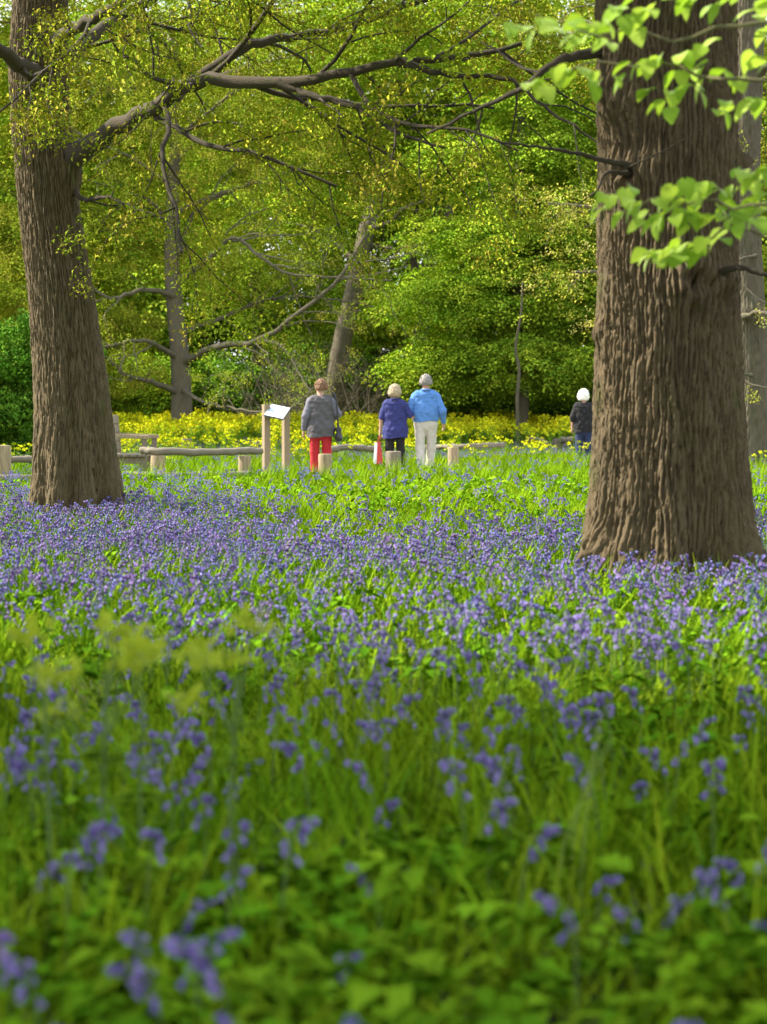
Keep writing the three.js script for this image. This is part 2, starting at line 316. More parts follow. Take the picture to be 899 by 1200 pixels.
// ------------------------------------------------------------------ the two great trunks
function limbTo(w, pts, r0, r1, seed, o, max = 3) {
  const line = through(pts, 26), rnd = rngOf(seed), rad = line.map((_, i) => lerp(r0, r1, Math.pow(i / 26, 0.7)) * (1 + 0.55 * Math.exp(-i / 1.3)));
  const jit = Math.min(1, line[0].distanceTo(line[26]) / 4);
  line.forEach((p, i) => { if (i > 1) { p.x += jit * 0.03 * n3(i * 0.7, seed, 1); p.y += jit * 0.035 * n3(i * 0.7, seed, 4); p.z += jit * 0.05 * n3(i * 0.5, seed, 7); } });
  sprout(w, line, rad, 0, max, rnd, o);
}
{ // spreading oak beside the bench
  const D = 20, bx = at(88, D), gy = groundY(bx, -D);
  const t = thing('oak_tree', 'ridged oak trunk beside the wooden bench with a long low limb reaching sideways', 'tree', [bx, gy, -D]);
  const cx = (y) => [lerp(0, at(52, D) - bx, smooth(y, 0, 4.2)) + 0.03 * Math.sin(y * 1.3), 0];
  part('trunk', trunkGeo({ y0: -0.15, y1: 9, rows: 300, sides: 330, centre: cx, radius: (y) => lerp(0.33, 0.24, smooth(y, 0, 3.4)) - Math.max(0, y - 4) * 0.018, ridges: 66, depth: 0.034, flare: 0.16, flareH: 0.55, lobes: 5, seed: 3,
    knots: [{ a: 0.1, y: up(170, D) - 0.2, r: 0.22, h: 0.06 }, { a: 1.1, y: 2.1, r: 0.1, h: 0.02 }] }), M.oakBark, t);
  const w = { branches: [], tips: [] }, L = (...a) => a.map(([px, py, dz]) => P(px, py, D + (dz ?? 0)).sub(V(bx, gy, -D)));
  const o = { lift: 0.01, wander: 0.5, kids: 2.4, spread: 0.85, ratio: 0.42, leaves: 8, flat: 0.8, droop: 0.12, min: 0.005, leafFrom: 2, longest: 1.9 };
  limbTo(w, L([70, 200, 0], [120, 162, -0.3], [165, 138, -0.6], [205, 112, -1], [260, 96, -1.4], [330, 101, -1.7], [400, 90, -2], [470, 76, -2.2], [540, 72, -2.3], [610, 58, -2.4]), 0.1, 0.016, 5, o);
  limbTo(w, L([205, 112, -1], [240, 88, -1.1], [300, 55, -1], [360, 45, -0.8], [440, 25, -0.7], [520, -5, -0.6]), 0.06, 0.02, 6, o);
  limbTo(w, L([330, 101, -1.7], [372, 117, -1.9], [420, 130, -2.1], [470, 160, -2.3], [520, 175, -2.6]), 0.035, 0.01, 7, { ...o, leaves: 2.5 });
  limbTo(w, L([470, 76, -2.2], [530, 92, -2.4], [590, 95, -2.5], [640, 130, -2.7], [700, 170, -2.9]), 0.032, 0.008, 8, { ...o, leaves: 2 });
  limbTo(w, L([60, 95, 0], [30, 82, -0.4], [0, 60, -0.8], [-60, 30, -1.2], [-130, -10, -1.4]), 0.09, 0.03, 9, o);
  limbTo(w, L([80, 205, 0], [98, 235, -0.2], [125, 232, -0.4], [160, 245, -0.6], [210, 265, -0.7]), 0.03, 0.007, 10, { ...o, leaves: 3 });
  limbTo(w, L([60, 110, 0], [95, 60, 0.4], [150, 20, 0.9], [240, -20, 1.4], [330, -60, 1.8]), 0.09, 0.02, 11, o);
  limbTo(w, L([60, 60, 0], [100, 30, -0.8], [190, -10, -1.8], [300, -30, -2.6]), 0.07, 0.015, 12, o);
  for (let k = 0; k < 9; k++) { const a = (k * 2.4 % TAU) * 0.62 - 1.9, y = 5.6 + k * 0.4; limbTo(w, [V(cx(y)[0], y, 0), V(cx(y)[0] + Math.cos(a) * 1.4, y + 0.8, Math.sin(a) * 1.4), V(cx(y)[0] + Math.cos(a) * 3.2, y + 1.5, Math.sin(a) * 3.2), V(cx(y)[0] + Math.cos(a) * 4.6, y + 1.7, Math.sin(a) * 4.6)], 0.09, 0.02, 30 + k, { ...o, kids: 1.5, leaves: 3.2 }, 3); }
  buildWood(t, w, M.shadedLimbBark);  // limbs darker than the trunk: canopy shade put into the bark colour
  crown(t, CL.oak, w.tips, yellowGreen, rngOf(21), 0.6, 1.05, M.oakLeaf);
}
{ // big lime trunk standing in the bluebells
  const D = 12.5, bx = at(782, D), gy = groundY(bx, -D);
  const t = thing('lime_tree', 'massive furrowed tree trunk with burls rising straight out of the bluebells', 'tree', [bx, gy, -D]);
  const cx = (y) => [0.02 * Math.sin(y * 1.1) - 0.02 * smooth(y, 0.3, 1.5) + 0.02 * smooth(y, 2, 4), 0], ang = (px) => { const u = clamp((px - 782) / PX * D / 0.37, -0.99, 0.99); return Math.PI / 2 - Math.asin(u); };
  part('trunk', trunkGeo({ y0: -0.2, y1: 7, rows: 380, sides: 460, centre: cx, radius: (y) => 0.385 - 0.025 * smooth(y, 0.5, 2) - Math.max(0, y - 4) * 0.02, ridges: 80, depth: 0.044, flare: 0.16, flareH: 0.42, lobes: 6, seed: 8,
    knots: [{ a: ang(732), y: up(212, D), r: 0.1, h: 0.075, pit: 0.1 }, { a: ang(718), y: up(125, D), r: 0.13, h: 0.08, pit: 0.03 }, { a: ang(803), y: up(335, D), r: 0.13, h: 0.1, pit: 0.14 }, { a: ang(792), y: up(278, D), r: 0.08, h: 0.06, pit: 0.07 }, { a: ang(846), y: up(120, D), r: 0.1, h: 0.06, pit: 0.05 }, { a: ang(866), y: up(196, D), r: 0.08, h: 0.07 }, { a: ang(702), y: up(390, D), r: 0.07, h: 0.03 }, { a: ang(845), y: up(330, D), r: 0.08, h: 0.05 }, { a: ang(715), y: 0.25, r: 0.16, h: 0.05 }, { a: ang(868), y: 0.05, r: 0.2, h: 0.08, q: 0.7 }] }), M.limeBark, t);
  const w = { branches: [], tips: [] }, L = (...a) => a.map(([px, py, dz]) => P(px, py, D + (dz ?? 0)).sub(V(bx, gy, -D)));
  const o = { lift: 0.0, wander: 0.5, kids: 1.6, spread: 0.8, ratio: 0.35, leaves: 1.2, min: 0.004, leafFrom: 2, longest: 1 };
  limbTo(w, L([740, 62, 0], [690, 66, -0.1], [650, 76, -0.2], [620, 100, -0.2], [570, 125, 0], [500, 160, 0.2]), 0.04, 0.007, 41, o, 2);
  limbTo(w, L([740, 196, -0.3], [715, 192, -0.42], [680, 183, -0.5], [640, 176, -0.6], [580, 168, -0.7]), 0.022, 0.005, 42, o, 2);
  limbTo(w, L([735, 205, -0.3], [708, 205, -0.42], [698, 225, -0.5], [688, 232, -0.55]), 0.014, 0.004, 43, { ...o, kids: 0.6 }, 1);
  limbTo(w, L([840, 322, -0.3], [865, 314, -0.45], [900, 324, -0.5], [960, 320, -0.6]), 0.022, 0.008, 44, { ...o, kids: 1 }, 2);
  limbTo(w, L([730, 200, -0.36], [770, 182, -0.5], [810, 160, -0.6], [835, 140, -0.6]), 0.006, 0.002, 45, { ...o, kids: 1, leaves: 3, longest: 0.3 }, 1);
  for (let k = 0; k < 8; k++) { const a = k * 2.4 + 0.4, y = 4.4 + k * 0.35; limbTo(w, [V(0, y, 0), V(Math.cos(a) * 1.3, y + 0.7, Math.sin(a) * 1.3), V(Math.cos(a) * 3, y + 1.6, Math.sin(a) * 3)], 0.09, 0.02, 50 + k, { ...o, kids: 1.6, longest: 2, leaves: 3 }, 2); }
  buildWood(t, w, M.shadedLimbBark);  // same shade-darkened bark colour as the oak limbs
  crown(t, CL.beech, w.tips, freshGreen, rngOf(22), 0.5, 0.9);
  boughCrown(t, bough('shade', CL.beech, 12, 0.6, 0.3), fill([[0, 8.2, 0, 5.5, 2.0, 5.5, 190]], rngOf(221), 0.1, 0.4), freshGreen, rngOf(222), 1.2, 1.8);
}
{ // third trunk, beyond the lime
  const D = 40, bx = at(876, D), gy = groundY(bx, -D);
  const t = thing('sunlit_tree', 'pale sunlit trunk with flared base standing behind the massive furrowed trunk', 'tree', [bx, gy, -D]);
  part('trunk', trunkGeo({ y0: -0.15, y1: 11, rows: 200, sides: 200, centre: (y) => [-0.06 * y / 5 + 0.05 * Math.sin(y), 0], radius: (y) => 0.31 - 0.006 * y, ridges: 40, depth: 0.03, flare: 0.28, flareH: 0.5, seed: 15, knots: [{ a: 1.4, y: up(372, D), r: 0.16, h: 0.1, pit: 0.08 }] }), M.greyBark, t);
  const w = { branches: [], tips: [] }, L = (...a) => a.map(([px, py, dz]) => P(px, py, D + (dz ?? 0)).sub(V(bx, gy, -D)));
  const o = { lift: 0.0, wander: 0.6, kids: 1.3, spread: 0.8, ratio: 0.45, leaves: 3, min: 0.006, leafFrom: 1, longest: 1.3 };
  limbTo(w, L([870, 372, -0.4], [890, 366, -0.7], [930, 380, -1.2], [990, 390, -1.5]), 0.05, 0.015, 61, o, 3);
  limbTo(w, L([880, 440, -0.4], [862, 438, -0.8], [885, 452, -1.2], [940, 455, -1.5]), 0.025, 0.008, 62, o, 3);
  limbTo(w, L([885, 300, -0.3], [860, 310, -0.8], [880, 345, -1.1], [910, 362, -1.3]), 0.025, 0.006, 63, o, 3);
  for (let k = 0; k < 10; k++) { const a = k * 2.4, y = 5 + k * 0.6; limbTo(w, [V(0, y, 0), V(Math.cos(a) * 1.5, y + 0.6, Math.sin(a) * 1.5), V(Math.cos(a) * 3.4, y + 1, Math.sin(a) * 3.4)], 0.1, 0.02, 70 + k, o, 3); }
  buildWood(t, w, M.greyBark);
  crown(t, CL.oak, w.tips, paleYellow, rngOf(23), 0.5, 1.0);
}
console.log('great trees');

// ------------------------------------------------------------------ middle distance trees
{ // bare-branched tree in the yellow meadow
  const D = 58, bx = at(212, D), gy = groundY(bx, -D);
  const t = thing('sprawling_tree', 'grey trunk in the yellow meadow with long sprawling half-bare branches', 'tree', [bx, gy, -D]);
  const cx = (y) => [lerp(0, -0.15, smooth(y, 0, 5)) + 0.06 * Math.sin(y * 0.9), 0];
  part('trunk', trunkGeo({ y0: -0.2, y1: 11, rows: 160, sides: 90, centre: cx, radius: (y) => 0.28 - 0.02 * y, ridges: 30, depth: 0.018, flare: 0.12, flareH: 0.4, seed: 25 }), M.greyBark, t);
  const w = { branches: [], tips: [] }, L = (...a) => a.map(([px, py, dz]) => P(px, py, D + (dz ?? 0)).sub(V(bx, gy, -D)));
  const o = { lift: -0.005, wander: 0.45, kids: 1.5, spread: 0.75, ratio: 0.4, leaves: 1.3, min: 0.008, leafFrom: 2, longest: 2.2, flat: 0.9 };
  limbTo(w, L([215, 425, 0], [250, 408, -1], [300, 400, -1.8], [345, 372, -2.4], [395, 330, -2.8], [430, 275, -3], [452, 245, -3]), 0.1, 0.025, 81, o);
  limbTo(w, L([212, 462, 0], [180, 448, -0.8], [150, 440, -1.4], [120, 415, -2], [95, 400, -2.4]), 0.085, 0.025, 82, o);
  limbTo(w, L([300, 400, -1.8], [330, 405, -2.4], [352, 440, -3], [372, 470, -3.5]), 0.045, 0.012, 83, o);
  limbTo(w, L([212, 455, 0], [235, 470, -1.5], [270, 478, -2.5], [320, 482, -3.4], [360, 470, -4]), 0.06, 0.012, 84, o);
  limbTo(w, L([212, 330, 0], [250, 300, -0.8], [275, 280, -1.4], [330, 318, -2], [390, 325, -2.6], [460, 330, -3]), 0.08, 0.015, 85, o);
  limbTo(w, L([212, 350, 0], [170, 340, -0.8], [130, 350, -1.5], [90, 330, -2], [40, 340, -2.5]), 0.08, 0.015, 86, o);
  limbTo(w, L([210, 420, 0], [170, 400, -1.2], [130, 405, -2.2], [80, 420, -3]), 0.08, 0.015, 87, o);
  limbTo(w, L([212, 390, 0], [255, 375, 1], [320, 350, 1.8], [380, 350, 2.4], [440, 360, 2.8]), 0.07, 0.014, 88, o);
  limbTo(w, L([210, 300, 0], [230, 250, 0.5], [290, 220, 1], [360, 215, 1.5]), 0.08, 0.014, 89, o);
  limbTo(w, L([210, 290, 0], [180, 240, 0.5], [130, 220, 0.4], [60, 200, 0]), 0.08, 0.014, 90, o);
  for (let k = 0; k < 8; k++) { const a = k * 2.4, y = 6 + k * 0.6; limbTo(w, [V(cx(y)[0], y, 0), V(Math.cos(a) * 1.4, y + 0.6, Math.sin(a) * 1.4), V(Math.cos(a) * 3.4, y + 1.2, Math.sin(a) * 3.4)], 0.08, 0.015, 91 + k, { ...o, leaves: 3 }, 3); }
  buildWood(t, w, M.greyBark, 'limb');
  crown(t, CL.oak, w.tips, yellowGreen, rngOf(24), 0.7, 1.25);
  // leafy low sprays on the oak side of this tree
  crown(t, CL.oak, fill([[-2.6, 3.0, -0.5, 2.2, 0.9, 2, 420], [-1.6, 2.0, -1, 1.6, 0.6, 1.5, 160], [-3.4, 5, 0, 2.6, 1.4, 2, 420], [1.2, 4.8, 0, 2, 1, 1.5, 140], [0, 8, 0, 4.5, 2.2, 3, 900]], rngOf(240), 0.15), yellowGreen, rngOf(241), 0.8, 1.3);
}
function woodTree(name, label, D, line, r0, r1, mat, lobes, kinds, cols, seed, group, extra) {
  const pts = line.map(([px, py, dz]) => P(px, py, D + (dz ?? 0))), gx = pts[0].x, gz = pts[0].z, gy = groundY(gx, gz);
  pts[0].y = gy - 0.2;
  const base = V(gx, gy, gz), t = thing(name, label, 'tree', base.toArray(), 0, group), rnd = rngOf(seed);
  const c = through(pts.map((p) => p.sub(base)), 40);
  part('trunk', tube(c, c.map((p, i) => lerp(r0, r1, i / 40) * (1 + 0.25 * Math.exp(-i / 2)) * (1 + 0.06 * n2(i * 0.4, seed))), 14), mat, t);
  const w = { branches: [], tips: [] };
  const o = { lift: 0.005, wander: 0.5, kids: 1, spread: 0.8, ratio: 0.4, leaves: 1.4, min: 0.012, leafFrom: 2, longest: 2 };
  for (const lb of lobes) {
    const e = V(lb[0], lb[1], lb[2]).sub(base), i = c.reduce((m, p, k) => (p.y < e.y - 0.4 * Math.hypot(e.x - p.x, e.z - p.z) && k > 6 ? k : m), 8), s = c[Math.min(i, 38)];
    limbTo(w, [s, s.clone().lerp(e, 0.5).add(V(0, 0.3, 0)), e], Math.min(r0 * 0.4, 0.11), 0.02, seed + lb[6], o, 2);
  }
  (extra ?? []).forEach(([pts2, a, b], k) => limbTo(w, pts2.map(([px, py, dz]) => P(px, py, D + (dz ?? 0)).sub(base)), a, b, seed + 900 + k, o, 2));
  buildWood(t, w, mat);
  crown(t, kinds, [...w.tips, ...fill(lobes, rnd).map((s) => ({ p: s.p.sub(base), d: s.d }))], cols, rnd);
  return t;
}
const lobeAt = (px, py, d, rx, ry, rz, n) => { const p = P(px, py, d); return [p.x, p.y, p.z, rx, ry, rz, n]; };
woodTree('leaning_tree', 'dark leaning trunk in the wood behind the walking couple', 66, [[388, 500], [398, 420], [415, 340], [430, 270], [440, 230, 1], [452, 190, 1], [470, 60, 2]], 0.3, 0.16, M.greyBark,
  [lobeAt(370, 60, 66, 3.2, 2.2, 3, 420), lobeAt(480, 40, 67, 3, 2.2, 3, 420), lobeAt(420, 150, 68, 2.6, 1.4, 2, 260), lobeAt(330, 260, 68, 2.4, 1.4, 2, 260), lobeAt(520, 150, 68, 2.4, 1.4, 2, 260)], CL.beech, [...freshGreen, yellowGreen[0], yellowGreen[1]], 301, null,
  [[[[430, 270], [455, 262, -0.4], [475, 245, -0.8], [505, 235, -1]], 0.09, 0.03], [[[425, 285], [460, 292, -0.5], [490, 288, -0.7], [530, 300, -1]], 0.06, 0.02]]);
woodTree('forked_tree', 'mossy forked trunk half hidden by bright leaves behind the walking couple', 70, [[480, 500], [488, 420], [496, 370], [500, 320], [512, 270], [518, 200], [524, 60]], 0.24, 0.14, M.greyBark,
  [lobeAt(560, 60, 70, 3.4, 2.4, 3, 460), lobeAt(540, 180, 70, 2.6, 1.6, 2.4, 320), lobeAt(470, 190, 71, 2.2, 1.4, 2, 240), lobeAt(620, 130, 70, 2.6, 1.8, 2, 320)], CL.beech, [...freshGreen, yellowGreen[1]], 302, null,
  [[[[496, 370], [486, 320, 0.4], [484, 290, 0.5], [488, 240, 0.5]], 0.15, 0.08]]);
woodTree('beech_tree', 'bright green layered beech sweeping to the ground beyond the yellow flowers', 63, [[610, 500], [612, 420], [606, 300], [610, 150], [612, 0]], 0.2, 0.08, M.greyBark,
  [lobeAt(610, 420, 63, 3.1, 1.0, 2.4, 520), lobeAt(560, 350, 63, 2.8, 1.0, 2.2, 480), lobeAt(650, 340, 63, 2.6, 1.1, 2.2, 440), lobeAt(590, 280, 63, 2.8, 1.1, 2.2, 460), lobeAt(540, 430, 64, 2.0, 1.1, 2, 320), lobeAt(660, 260, 63, 2.3, 1.1, 2, 300), lobeAt(600, 190, 63, 2.8, 1.2, 2, 420), lobeAt(650, 100, 63, 2.6, 1.4, 2, 380)], CL.beech, freshGreen, 303);
woodTree('hornbeam_tree', 'dense dark leafy tree closing the glade beside the white-haired walker', 68, [[690, 500], [694, 400], [688, 250], [690, 50]], 0.22, 0.1, M.greyBark,
  [lobeAt(690, 440, 68, 2.4, 1.1, 2, 340), lobeAt(720, 360, 68, 2.6, 1.2, 2, 360), lobeAt(740, 250, 68, 3, 1.6, 2, 380), lobeAt(680, 160, 69, 3, 2, 2, 380), lobeAt(760, 100, 68, 3, 2, 2, 360)], CL.beech, [...deepGreen, freshGreen[0]], 304);
woodTree('blossoming_maple', 'pale twiggy tree with cream-yellow young leaves beside the massive trunk', 46, [[760, 500], [755, 400], [750, 300], [745, 180], [740, 40]], 0.2, 0.07, M.greyBark,
  [lobeAt(690, 260, 46, 1.5, 0.7, 1.2, 90), lobeAt(670, 320, 46, 1.5, 0.6, 1.2, 80), lobeAt(640, 240, 46, 1.1, 0.5, 1.2, 50), lobeAt(700, 380, 46, 1.2, 0.4, 1, 40), lobeAt(640, 30, 47, 2, 0.8, 1.5, 110), lobeAt(830, 200, 46, 2, 1.5, 1.5, 120)], CL.bud, paleYellow, 305);
woodTree('glade_tree', 'tall green tree with spreading crown behind the information board', 72, [[300, 500], [304, 400], [298, 280], [306, 120], [300, -40]], 0.24, 0.12, M.greyBark,
  [lobeAt(300, 300, 72, 3.2, 1.6, 2.6, 420), lobeAt(240, 190, 72, 3, 2, 2.4, 420), lobeAt(340, 170, 72, 3, 2, 2.4, 420), lobeAt(290, 40, 72, 4, 2.4, 3, 560), lobeAt(350, 380, 72, 2.2, 1.2, 2, 260)], CL.beech, [...freshGreen, yellowGreen[1]], 306);
woodTree('corner_tree', 'yellow-green tree rising behind the ridged oak trunk', 60, [[60, 500], [64, 400], [58, 260], [50, 100], [60, -30]], 0.24, 0.12, M.greyBark,
  [lobeAt(20, 300, 60, 2.8, 1.8, 2.4, 420), lobeAt(130, 260, 60, 2.6, 1.8, 2.4, 380), lobeAt(60, 130, 60, 3, 2, 2.4, 420), lobeAt(170, 110, 61, 3, 2, 2.4, 420), lobeAt(-60, 200, 60, 2.6, 2.6, 2.4, 380), lobeAt(-10, 30, 60, 2.6, 2, 2.4, 380), lobeAt(90, 380, 60, 2, 1.2, 2, 240)], CL.beech, [...yellowGreen, ...freshGreen], 307);
woodTree('far_glade_tree', 'golden green tree behind the pale sunlit trunk', 62, [[930, 500], [934, 380], [926, 200], [930, 0]], 0.24, 0.12, M.greyBark,
  [lobeAt(900, 400, 62, 2.6, 1.6, 2.4, 420), lobeAt(880, 280, 62, 2.6, 2, 2.4, 420), lobeAt(960, 300, 62, 2.6, 2.4, 2.4, 400), lobeAt(900, 120, 62, 3.4, 2.4, 2.4, 480), lobeAt(810, 330, 64, 2.6, 2.4, 2.4, 420), lobeAt(800, 80, 64, 3, 2.6, 2.4, 420)], CL.beech, [...yellowGreen, ...freshGreen], 308);
{ // crooked pale sapling
  const D = 60, b = P(607, 500, D); b.y = groundY(b.x, b.z);
  const t = thing('crooked_sapling', 'thin crooked silvery sapling stem at the edge of the wood', 'sapling', b.toArray());
  const c = through([[607, 515], [606, 470], [608, 432], [604, 410], [606, 392], [610, 370], [612, 330]].map(([px, py]) => P(px, py, D).sub(b)), 30);
  c[0].y = -0.1; part('trunk', tube(c, c.map((_, i) => lerp(0.05, 0.025, i / 30)), 8), M.greyBark, t);
  crown(t, CL.beech, [{ p: c[30], d: V(1, 0, 0) }, { p: c[28], d: V(-1, 0, 0) }, { p: c[25], d: V(0, 0, 1) }], freshGreen, rngOf(31), 0.6, 0.9);
}
function bush(name, label, px, D, lobes, cols, kinds, seed, group) {
  const x = at(px, D), b = V(x, groundY(x, -D), -D), t = thing(name, label, 'bush', b.toArray(), 0, group), rnd = rngOf(seed);
  const w = { branches: [], tips: [] };
  for (let k = 0; k < 6; k++) grow(w, V((rnd() - 0.5) * 0.5, -0.05, (rnd() - 0.5) * 0.5), V(rnd() - 0.5, 1.2, rnd() - 0.5), 1.2 + rnd() * 0.8, 0.04, 0, 2, rnd, { lift: 0.02, wander: 0.4, kids: 2.2, spread: 0.7, ratio: 0.5, leaves: 3, min: 0.008, leafFrom: 2 });
  buildWood(t, w, M.greyBark, 'stem');
  boughCrown(t, bough(kinds === CL.holly ? 'holly' : 'shrub', kinds, 14, 0.5, 0.26), fill(lobes.map((l) => [x + l[0], b.y + l[1], -D + l[2], l[3] * 0.85, l[4] * 0.85, l[5] * 0.85, l[6] / 14]), rnd, 0.0, 1.1).map((s) => ({ p: s.p.sub(b), d: s.d })), cols, rnd, 0.8, 1.2);
}
bush('evergreen_bush', 'dense evergreen bush behind the ridged oak trunk', 10, 44, [[0, 1.3, 0, 1.3, 1.3, 1.2, 620], [-1.4, 1.2, 0, 1.3, 1.2, 1, 340], [0.6, 2.2, 0, 0.9, 0.7, 0.9, 220]], [[0.1, 0.21, 0.02], [0.14, 0.26, 0.03], [0.08, 0.17, 0.02]], CL.holly, 401);
[[150, 70, 0, 'between the oak and the sprawling tree'], [235, 72, 1, 'just behind the sprawling tree'], [330, 70, 1, 'behind the information board'], [395, 73, 0, 'at the foot of the leaning trunk'], [450, 70, 1, 'behind the navy-topped walker'], [520, 71, 0, 'behind the blue-jumpered walker'], [575, 74, 1, 'beside the crooked sapling'], [640, 72, 1, 'under the layered beech'], [700, 71, 1, 'behind the white-haired walker'], [760, 70, 0, 'hidden behind the massive trunk'], [860, 66, 0, 'behind the pale sunlit trunk'], [960, 66, 0, 'beyond the pale sunlit trunk'], [60, 70, 1, 'behind the ridged oak'], [-40, 68, 0, 'beyond the evergreen bush']].forEach(([px, D, k, where], i) =>
  bush('woodland_shrub', (k ? 'dark leafy shrub at the wood edge ' : 'yellow-green shrub at the wood edge ') + where, px, D, [[0, 1.1, 0, 1.7, 1.0, 1.3, 230], [0.8, 2.0, 0.3, 1.3, 0.9, 1.1, 140], [-0.9, 1.8, 0.2, 1.3, 0.9, 1.1, 140]], k ? deepGreen : [...freshGreen, deepGreen[1]], CL.beech, 410 + i, 'shrubs along the wood edge'));
[[395, 64, 'tangle of bare brown twigs behind the red-trousered walker'], [330, 63, 'tangle of bare brown twigs behind the information board'], [455, 66, 'tangle of bare brown twigs behind the navy-topped walker']].forEach(([px, D, label], i) => {
  const x = at(px, D), t = thing('bare_thicket', label, 'thicket', [x, groundY(x, -D), -D], 0, 'bare thickets at the wood edge'), rnd = rngOf(480 + i), w = { branches: [], tips: [] };
  for (let k = 0; k < 16; k++) grow(w, V((rnd() - 0.5) * 1.6, -0.05, (rnd() - 0.5)), V((rnd() - 0.5) * 1.6, 1, rnd() - 0.5), 1.8 + rnd(), 0.022, 0, 3, rnd, { lift: -0.02, wander: 0.4, kids: 2.2, spread: 0.7, ratio: 0.5, leaves: 0.4, min: 0.006, leafFrom: 3 });
  buildWood(t, w, M.greyBark, 'stem');
});
{ // the far wood, one mass
  const g = new THREE.Group(); g.name = 'far_woodland'; tag(g, 'far woodland closing the view behind the glade', 'woodland', null, 'stuff'); scene.add(g);
  const rnd = rngOf(500), spots = [], trunks = [];
  for (let k = 0; k < 60; k++) {
    const x = -36 + k * 1.2 + (rnd() - 0.5) * 2, z = -(82 + rnd() * 22), h = 14 + rnd() * 6;
    trunks.push(tube([V(x, -0.2, z), V(x + rnd() - 0.5, h * 0.5, z), V(x + (rnd() - 0.5) * 2, h, z)], [0.3, 0.22, 0.08], 7));
    for (const s of fill([[x, 1.8, z, 2.4, 1.8, 2, 9], [x, h * 0.33, z, 2.8, 2.6, 2.4, 13], [x, h * 0.62, z, 3, 3, 3, 14], [x, h * 0.92, z, 2.6, 2.6, 2.6, 7]], rnd, 0.1, 0.3)) spots.push(s);
  }
  part('trunks', mergeGeometries(trunks), M.greyBark, g).userData.kind = 'stuff';
  boughCrown(g, bough('far', CL.far, 12, 1.3, 0.7), spots, [...freshGreen, ...yellowGreen.slice(0, 2), freshGreen[3]], rnd, 0.8, 1.3);
}
// trees outside the frame whose crowns shade the bluebells
function shadeTree(x, d, h, r, n, label, seed) {
  const t = thing('shade_tree', label, 'tree', [x, groundY(x, -d), -d], 0, 'trees shading the meadow'), rnd = rngOf(seed), w = { branches: [], tips: [] };
  const c = through([V(0, -0.2, 0), V(0.1, h * 0.4, 0.1), V(-0.1, h * 0.75, 0), V(0, h, 0)], 24);
  part('trunk', tube(c, c.map((_, i) => lerp(0.4, 0.1, i / 24) * (1 + 0.4 * Math.exp(-i / 1.5))), 14), M.oakBark, t);
  for (let k = 0; k < 10; k++) { const a = k * 2.4, y = h * lerp(0.38, 0.9, k / 10); limbTo(w, [V(0, y, 0), V(Math.cos(a) * r * 0.45, y + 0.9, Math.sin(a) * r * 0.45), V(Math.cos(a) * r * 0.9, y + 1.3, Math.sin(a) * r * 0.9)], 0.12, 0.03, seed + k, { lift: 0.01, wander: 0.4, kids: 0.9, spread: 0.8, ratio: 0.4, leaves: 1, min: 0.012, leafFrom: 2, longest: 2.4 }, 2); }
  buildWood(t, w, M.oakBark);
  boughCrown(t, bough('shade', CL.beech, 12, 0.6, 0.3), fill([[0, h * 0.72, 0, r, h * 0.2, r, n / 9]], rnd, 0.12, 0.45), freshGreen, rnd, 1.1, 1.7);
}
shadeTree(3.4, -1.5, 8.5, 5, 1900, 'unseen broad leafy tree added to shade the near edge of the meadow', 604);  // added behind the camera, out of view, to block sky light
shadeTree(-8.5, 4.4, 10, 4.2, 2600, 'leafy tree whose crown shades the near bluebells', 601);
console.log('woodland');

// ------------------------------------------------------------------ meadow plants
function blade(pos, idx, col, base, yaw, L, W, bend, c0, segs = 3, lean = 0.15) {   // a bent strap leaf
  const dx = Math.cos(yaw), dz = Math.sin(yaw), sx = -dz, sz = dx, o = pos.length / 3;
  for (let i = 0; i <= segs; i++) {
    const t = i / segs, a = lean + bend * t, h = L * t * Math.cos(a * 0.8), f = L * t * Math.sin(a), w = W * (i === segs ? 0.08 : 1 - 0.6 * t * t) / 2;
    pos.push(base.x + dx * f + sx * w, base.y + h, base.z + dz * f + sz * w, base.x + dx * f - sx * w, base.y + h, base.z + dz * f - sz * w);
    if (col) col.push(...c0, ...c0);
  }
  for (let i = 0; i < segs; i++) { const a = o + i * 2; idx.push(a, a + 1, a + 2, a + 1, a + 3, a + 2); }
}
function tussock(seed, n, size, h0, h1, W, bend) {
  const r = rngOf(seed), pos = [], idx = [];
  for (let i = 0; i < n; i++) blade(pos, idx, null, V((r() - 0.5) * size, -0.02, (r() - 0.5) * size), r() * TAU, lerp(h0, h1, r()), W * (0.7 + 0.6 * r()), bend * (0.3 + r()), null, 3, 0.05 + 0.25 * r());
  return geoOf(pos, idx);
}
const GREEN = [0.07, 0.17, 0.012], VIOLET = [0.148, 0.112, 0.315], VIOLET2 = [0.23, 0.182, 0.42];
function bellFlower(pos, idx, col, at0, dir, L, R, c) {          // a nodding bell with a flared, curled rim
  const s = V(dir.y, -dir.x, 0.3).cross(dir).normalize(), b = dir.clone().cross(s), o = pos.length / 3, N = 6;
  [[0, 0.35], [0.35, 0.95], [0.8, 0.85], [1, 1.55]].forEach(([t, rr]) => { for (let k = 0; k < N; k++) { const a = k / N * TAU; const p = at0.clone().addScaledVector(dir, L * (t - (t === 1 && k % 2 ? 0.12 : 0))).addScaledVector(s, Math.cos(a) * R * rr).addScaledVector(b, Math.sin(a) * R * rr); pos.push(p.x, p.y, p.z); col.push(...c); } });
  for (let j = 0; j < 3; j++) for (let k = 0; k < N; k++) { const p = o + j * N + k, q = o + j * N + (k + 1) % N; idx.push(p, q, p + N, q, q + N, p + N); }
}
